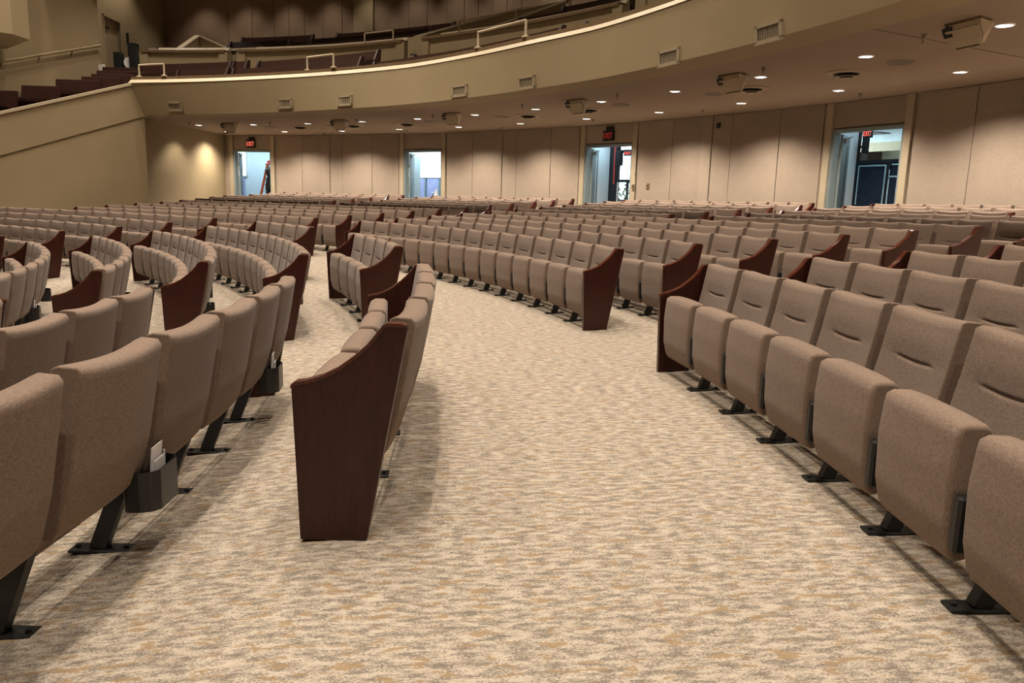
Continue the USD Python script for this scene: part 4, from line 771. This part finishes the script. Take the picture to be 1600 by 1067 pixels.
# the rows: (block, words for it, row number, radius, left angle, right angle, panels at left / right, pitch, how the ends are called)
ROWS = []
Ms = [0.716, 0.716, 0.718, 0.719, 0.721, 0.724, 0.727, 0.729, 0.731, 0.735, 0.737]
Me = [0.265, 0.264, 0.263, 0.262, 0.261, 0.260, 0.259, 0.258, 0.258, 0.258, 0.258]
Te = [0.805, 0.804, 0.802, 0.8, 0.8, 0.799, 0.8, 0.801, 0.8, 0.802, 0.802]
Ts = [1.272, 1.262, 1.252, 1.245, 1.247, 1.252, 1.258, 1.263, 1.247, 1.244, 1.240]
for i in range(11):
    r = RM + i * DRB
    if i < 5:
        ROWS.append(('middle back block', i + 1, r, Ms[i], Me[i], 1, 1, 'left', 'right')); ROWS.append(('left back block', i + 1, r, Ts[i], Te[i], 1, 1, 'left', 'right'))
    else:
        ROWS.append(('middle block left of rear aisle', i + 1, r, Ms[i], 0.5155 if i < 10 else 0.530, 1, 1, 'left', 'right'))
        ROWS.append(('middle block right of rear aisle', i + 1, r, 0.472 + 0.0015 * (i - 5), 0.332 if i == 8 else Me[i], 1, 1, 'left', 'right'))
        if i == 8: ROWS.append(('far right of middle block', i + 1, r, 0.318, 0.258, 0, 1, 'left', 'right'))
        ROWS.append(('left block left of rear aisle', i + 1, r, Ts[i], 1.051, 1, 1, 'left', 'right')); ROWS.append(('left block right of rear aisle', i + 1, r, 1.0075, Te[i], 1, 1, 'left', 'right'))
    if i < 9: ROWS.append(('right block', i + 1, r, 0.169 + 0.0015 * i, -0.14, 1, 0, 'aisle', 'far'))
for j in range(1, 7):
    r = RK - j * DR
    ROWS.append(('curved centre-left block', j, r, 0.713 + (0.004 if j > 2 else 0), 0.292 if j > 1 else 0.284, 1, 1, 'far', 'near'))
    if j < 6: ROWS.append(('far left front block', j, r, 1.30, [0.817, 0.817, 0.821, 0.834, 0.845, 0.85][j], 1, 1, 'left', 'right'))
    if j < 6: ROWS.append(('left foreground block', j, r, 0.158, -0.34, 1, 0, 'far', 'near'))
ROWS += [('edge row, far left front block', 1, RK, 1.30, 0.817, 1, 1, 'left', 'right'), ('farthest four-seat edge row', 1, RK, 0.715, 0.562, 1, 1, 'left', 'right'), ('four-seat row facing the camera', 1, RK, 0.436, 0.284, 1, 1, 'far', 'near'), ('nearest four-seat row', 1, RK, 0.166, 0.011, 1, 1, 'far', 'near')]
SEATS, PANELS = [], []
for blk, rn, r, th, tl, ph, pl, lw, rw in ROWS:
    a, b = th, tl
    if ph: PANELS.append((blk, rn, r, th - 0.024 / r, lw)); a -= 0.052 / r
    if pl: PANELS.append((blk, rn, r, tl + 0.024 / r, rw)); b += 0.052 / r
    span = (a - b) * r; n = 4 if 'four-seat' in blk else max(1, int(round(span / PITCH_S)))
    if not pl: n = int(span / PITCH_S); b = a - n * PITCH_S / r; span = (a - b) * r
    for q in range(n):
        t = a - (q + 0.5) * span / n / r; SEATS.append((blk, rn, r, t, q + 1, n, span / n / PITCH_S, 0 if (q == n - 1 and pl) else 1, 1 if (r < RK - 0.1 and (q % 3 == 0)) else 0, lw))
def view(r, t):
    p = project(W(r + 0.2, t, zf(r) + 0.75)); return p
ranked = []
for sidx, s in enumerate(SEATS):
    p = view(s[2], s[3])
    if p is None: continue
    inside = -70 < p[0] < 1670 and -40 < p[1] < 1250 and p[2] > 0.9
    ranked.append((0 if inside else 1, p[2], sidx, p))
ranked.sort(key=lambda x: x[:3])
own = [x for x in ranked if x[0] == 0][:300]
own_set = {x[2] for x in own}
rest = [x for x in ranked if x[2] not in own_set and (x[0] == 0 or (-420 < x[3][0] < 2050 and x[3][1] < 1900))]
def seat_words(s):
    blk, rn, q, lw = s[0], s[1], s[4], s[9]
    side = {'left': 'from the left', 'far': 'from the far end', 'aisle': 'from its aisle end'}[lw]
    if 'four-seat' in blk: return f'tip-up seat, {ordinal(q)} {side} in the {blk}'
    if 'edge row' in blk: return f'tip-up seat, {ordinal(q)} {side} in the {blk}'
    return f'tip-up seat, {ordinal(q)} {side}, {ordinal(rn)} row, {blk}'
for o in own:
    s = SEATS[o[2]]; loc, rz = local(s[2], s[3])
    x = UsdGeom.Xform.Define(stage, numbered('/World', 'theatre_seat')); place(x, loc, rz, s[6]); x.GetPrim().GetReferences().AddInternalReference(KIND[(s[7], s[8])]); x.GetPrim().SetInstanceable(True)
    tag(x, 'taupe ' + seat_words(s), 'seat', 'taupe tip-up auditorium seats')
# the seats beyond the three hundred that show largest
pi_ = UsdGeom.PointInstancer.Define(stage, '/World/distant_theatre_seats'); tag(pi_, 'remaining distant taupe tip-up seats far back in the rows', 'seats', kind='stuff')
UsdGeom.Xform.Define(stage, '/World/distant_theatre_seats/kinds')
order = []
for kk, (key, pth) in enumerate(KIND.items()):
    pp = f'/World/distant_theatre_seats/kinds/seat_{kk}'; make_seat(UsdGeom.Xform.Define(stage, pp).GetPrim().GetPath().pathString, bool(key[0]), bool(key[1])); order.append(key); pi_.CreatePrototypesRel().AddTarget(pp)
pos_, rot_, idx_, sc_ = [], [], [], []
for o in rest:
    s = SEATS[o[2]]; loc, rz = local(s[2], s[3]); pos_.append(Gf.Vec3f(*map(float, loc))); h2 = rz / 2; rot_.append(Gf.Quath(math.cos(h2), 0, 0, math.sin(h2))); idx_.append(order.index((s[7], s[8]))); sc_.append(Gf.Vec3f(float(s[6]), 1, 1))
pi_.CreatePositionsAttr(Vt.Vec3fArray(pos_)); pi_.CreateOrientationsAttr(Vt.QuathArray(rot_)); pi_.CreateProtoIndicesAttr(Vt.IntArray(idx_)); pi_.CreateScalesAttr(Vt.Vec3fArray(sc_))
for blk, rn, r, t, side in PANELS:
    p = view(r, t)
    if p is None or not (-250 < p[0] < 1850 and p[1] < 1400): continue
    loc, rz = local(r, t); x = UsdGeom.Xform.Define(stage, numbered('/World', 'row_end_panel')); place(x, loc, rz); x.GetPrim().GetReferences().AddInternalReference('/World/end_panel_kind'); x.GetPrim().SetInstanceable(True)
    where = f'{blk}' if 'row' in blk else f'{ordinal(rn)} row, {blk}'
    tag(x, f'mahogany end panel, {side} end of {where}', 'end panel', 'mahogany row end panels')
# white cards standing in the book pockets
for s in SEATS:
    if not s[8]: continue
    p = view(s[2], s[3])
    if p is None or not (-20 < p[0] < 1620) or p[2] > 9.0: continue
    loc, rz = local(s[2], s[3]); R = lambda q: np.array([loc[0] + math.cos(rz) * q[0] - math.sin(rz) * q[1], loc[1] + math.sin(rz) * q[0] + math.cos(rz) * q[1], loc[2] + q[2]])
    near = s[0] == 'left foreground block'
    c = UsdGeom.Xform.Define(stage, numbered('/World', 'pew_card')); place(c, R((0.30, 0.215, 0.245)), rz + 0.05)
    tag(c, f'white card in pocket behind {ordinal(s[4])} seat, {ordinal(s[1])} row, {s[0]}', 'card', 'white cards in the book pockets')
    m = cbox((0, 0, 0.10), (0.11, 0.003, 0.20)); m.apply_transform(trimesh.transformations.rotation_matrix(-0.10, (1, 0, 0))); obj('card', m, M_CARD, c.GetPrim())
    m = cbox((0.01, 0.022, 0.075), (0.10, 0.003, 0.15)); m.apply_transform(trimesh.transformations.rotation_matrix(-0.06, (1, 0, 0))); obj('front_card', m, M_CARD, c.GetPrim())
    if near: obj('pencil', tube([(-0.085, 0.01, 0.0), (-0.085, 0.014, 0.15)], 0.005, 6), M_CARD, c.GetPrim())
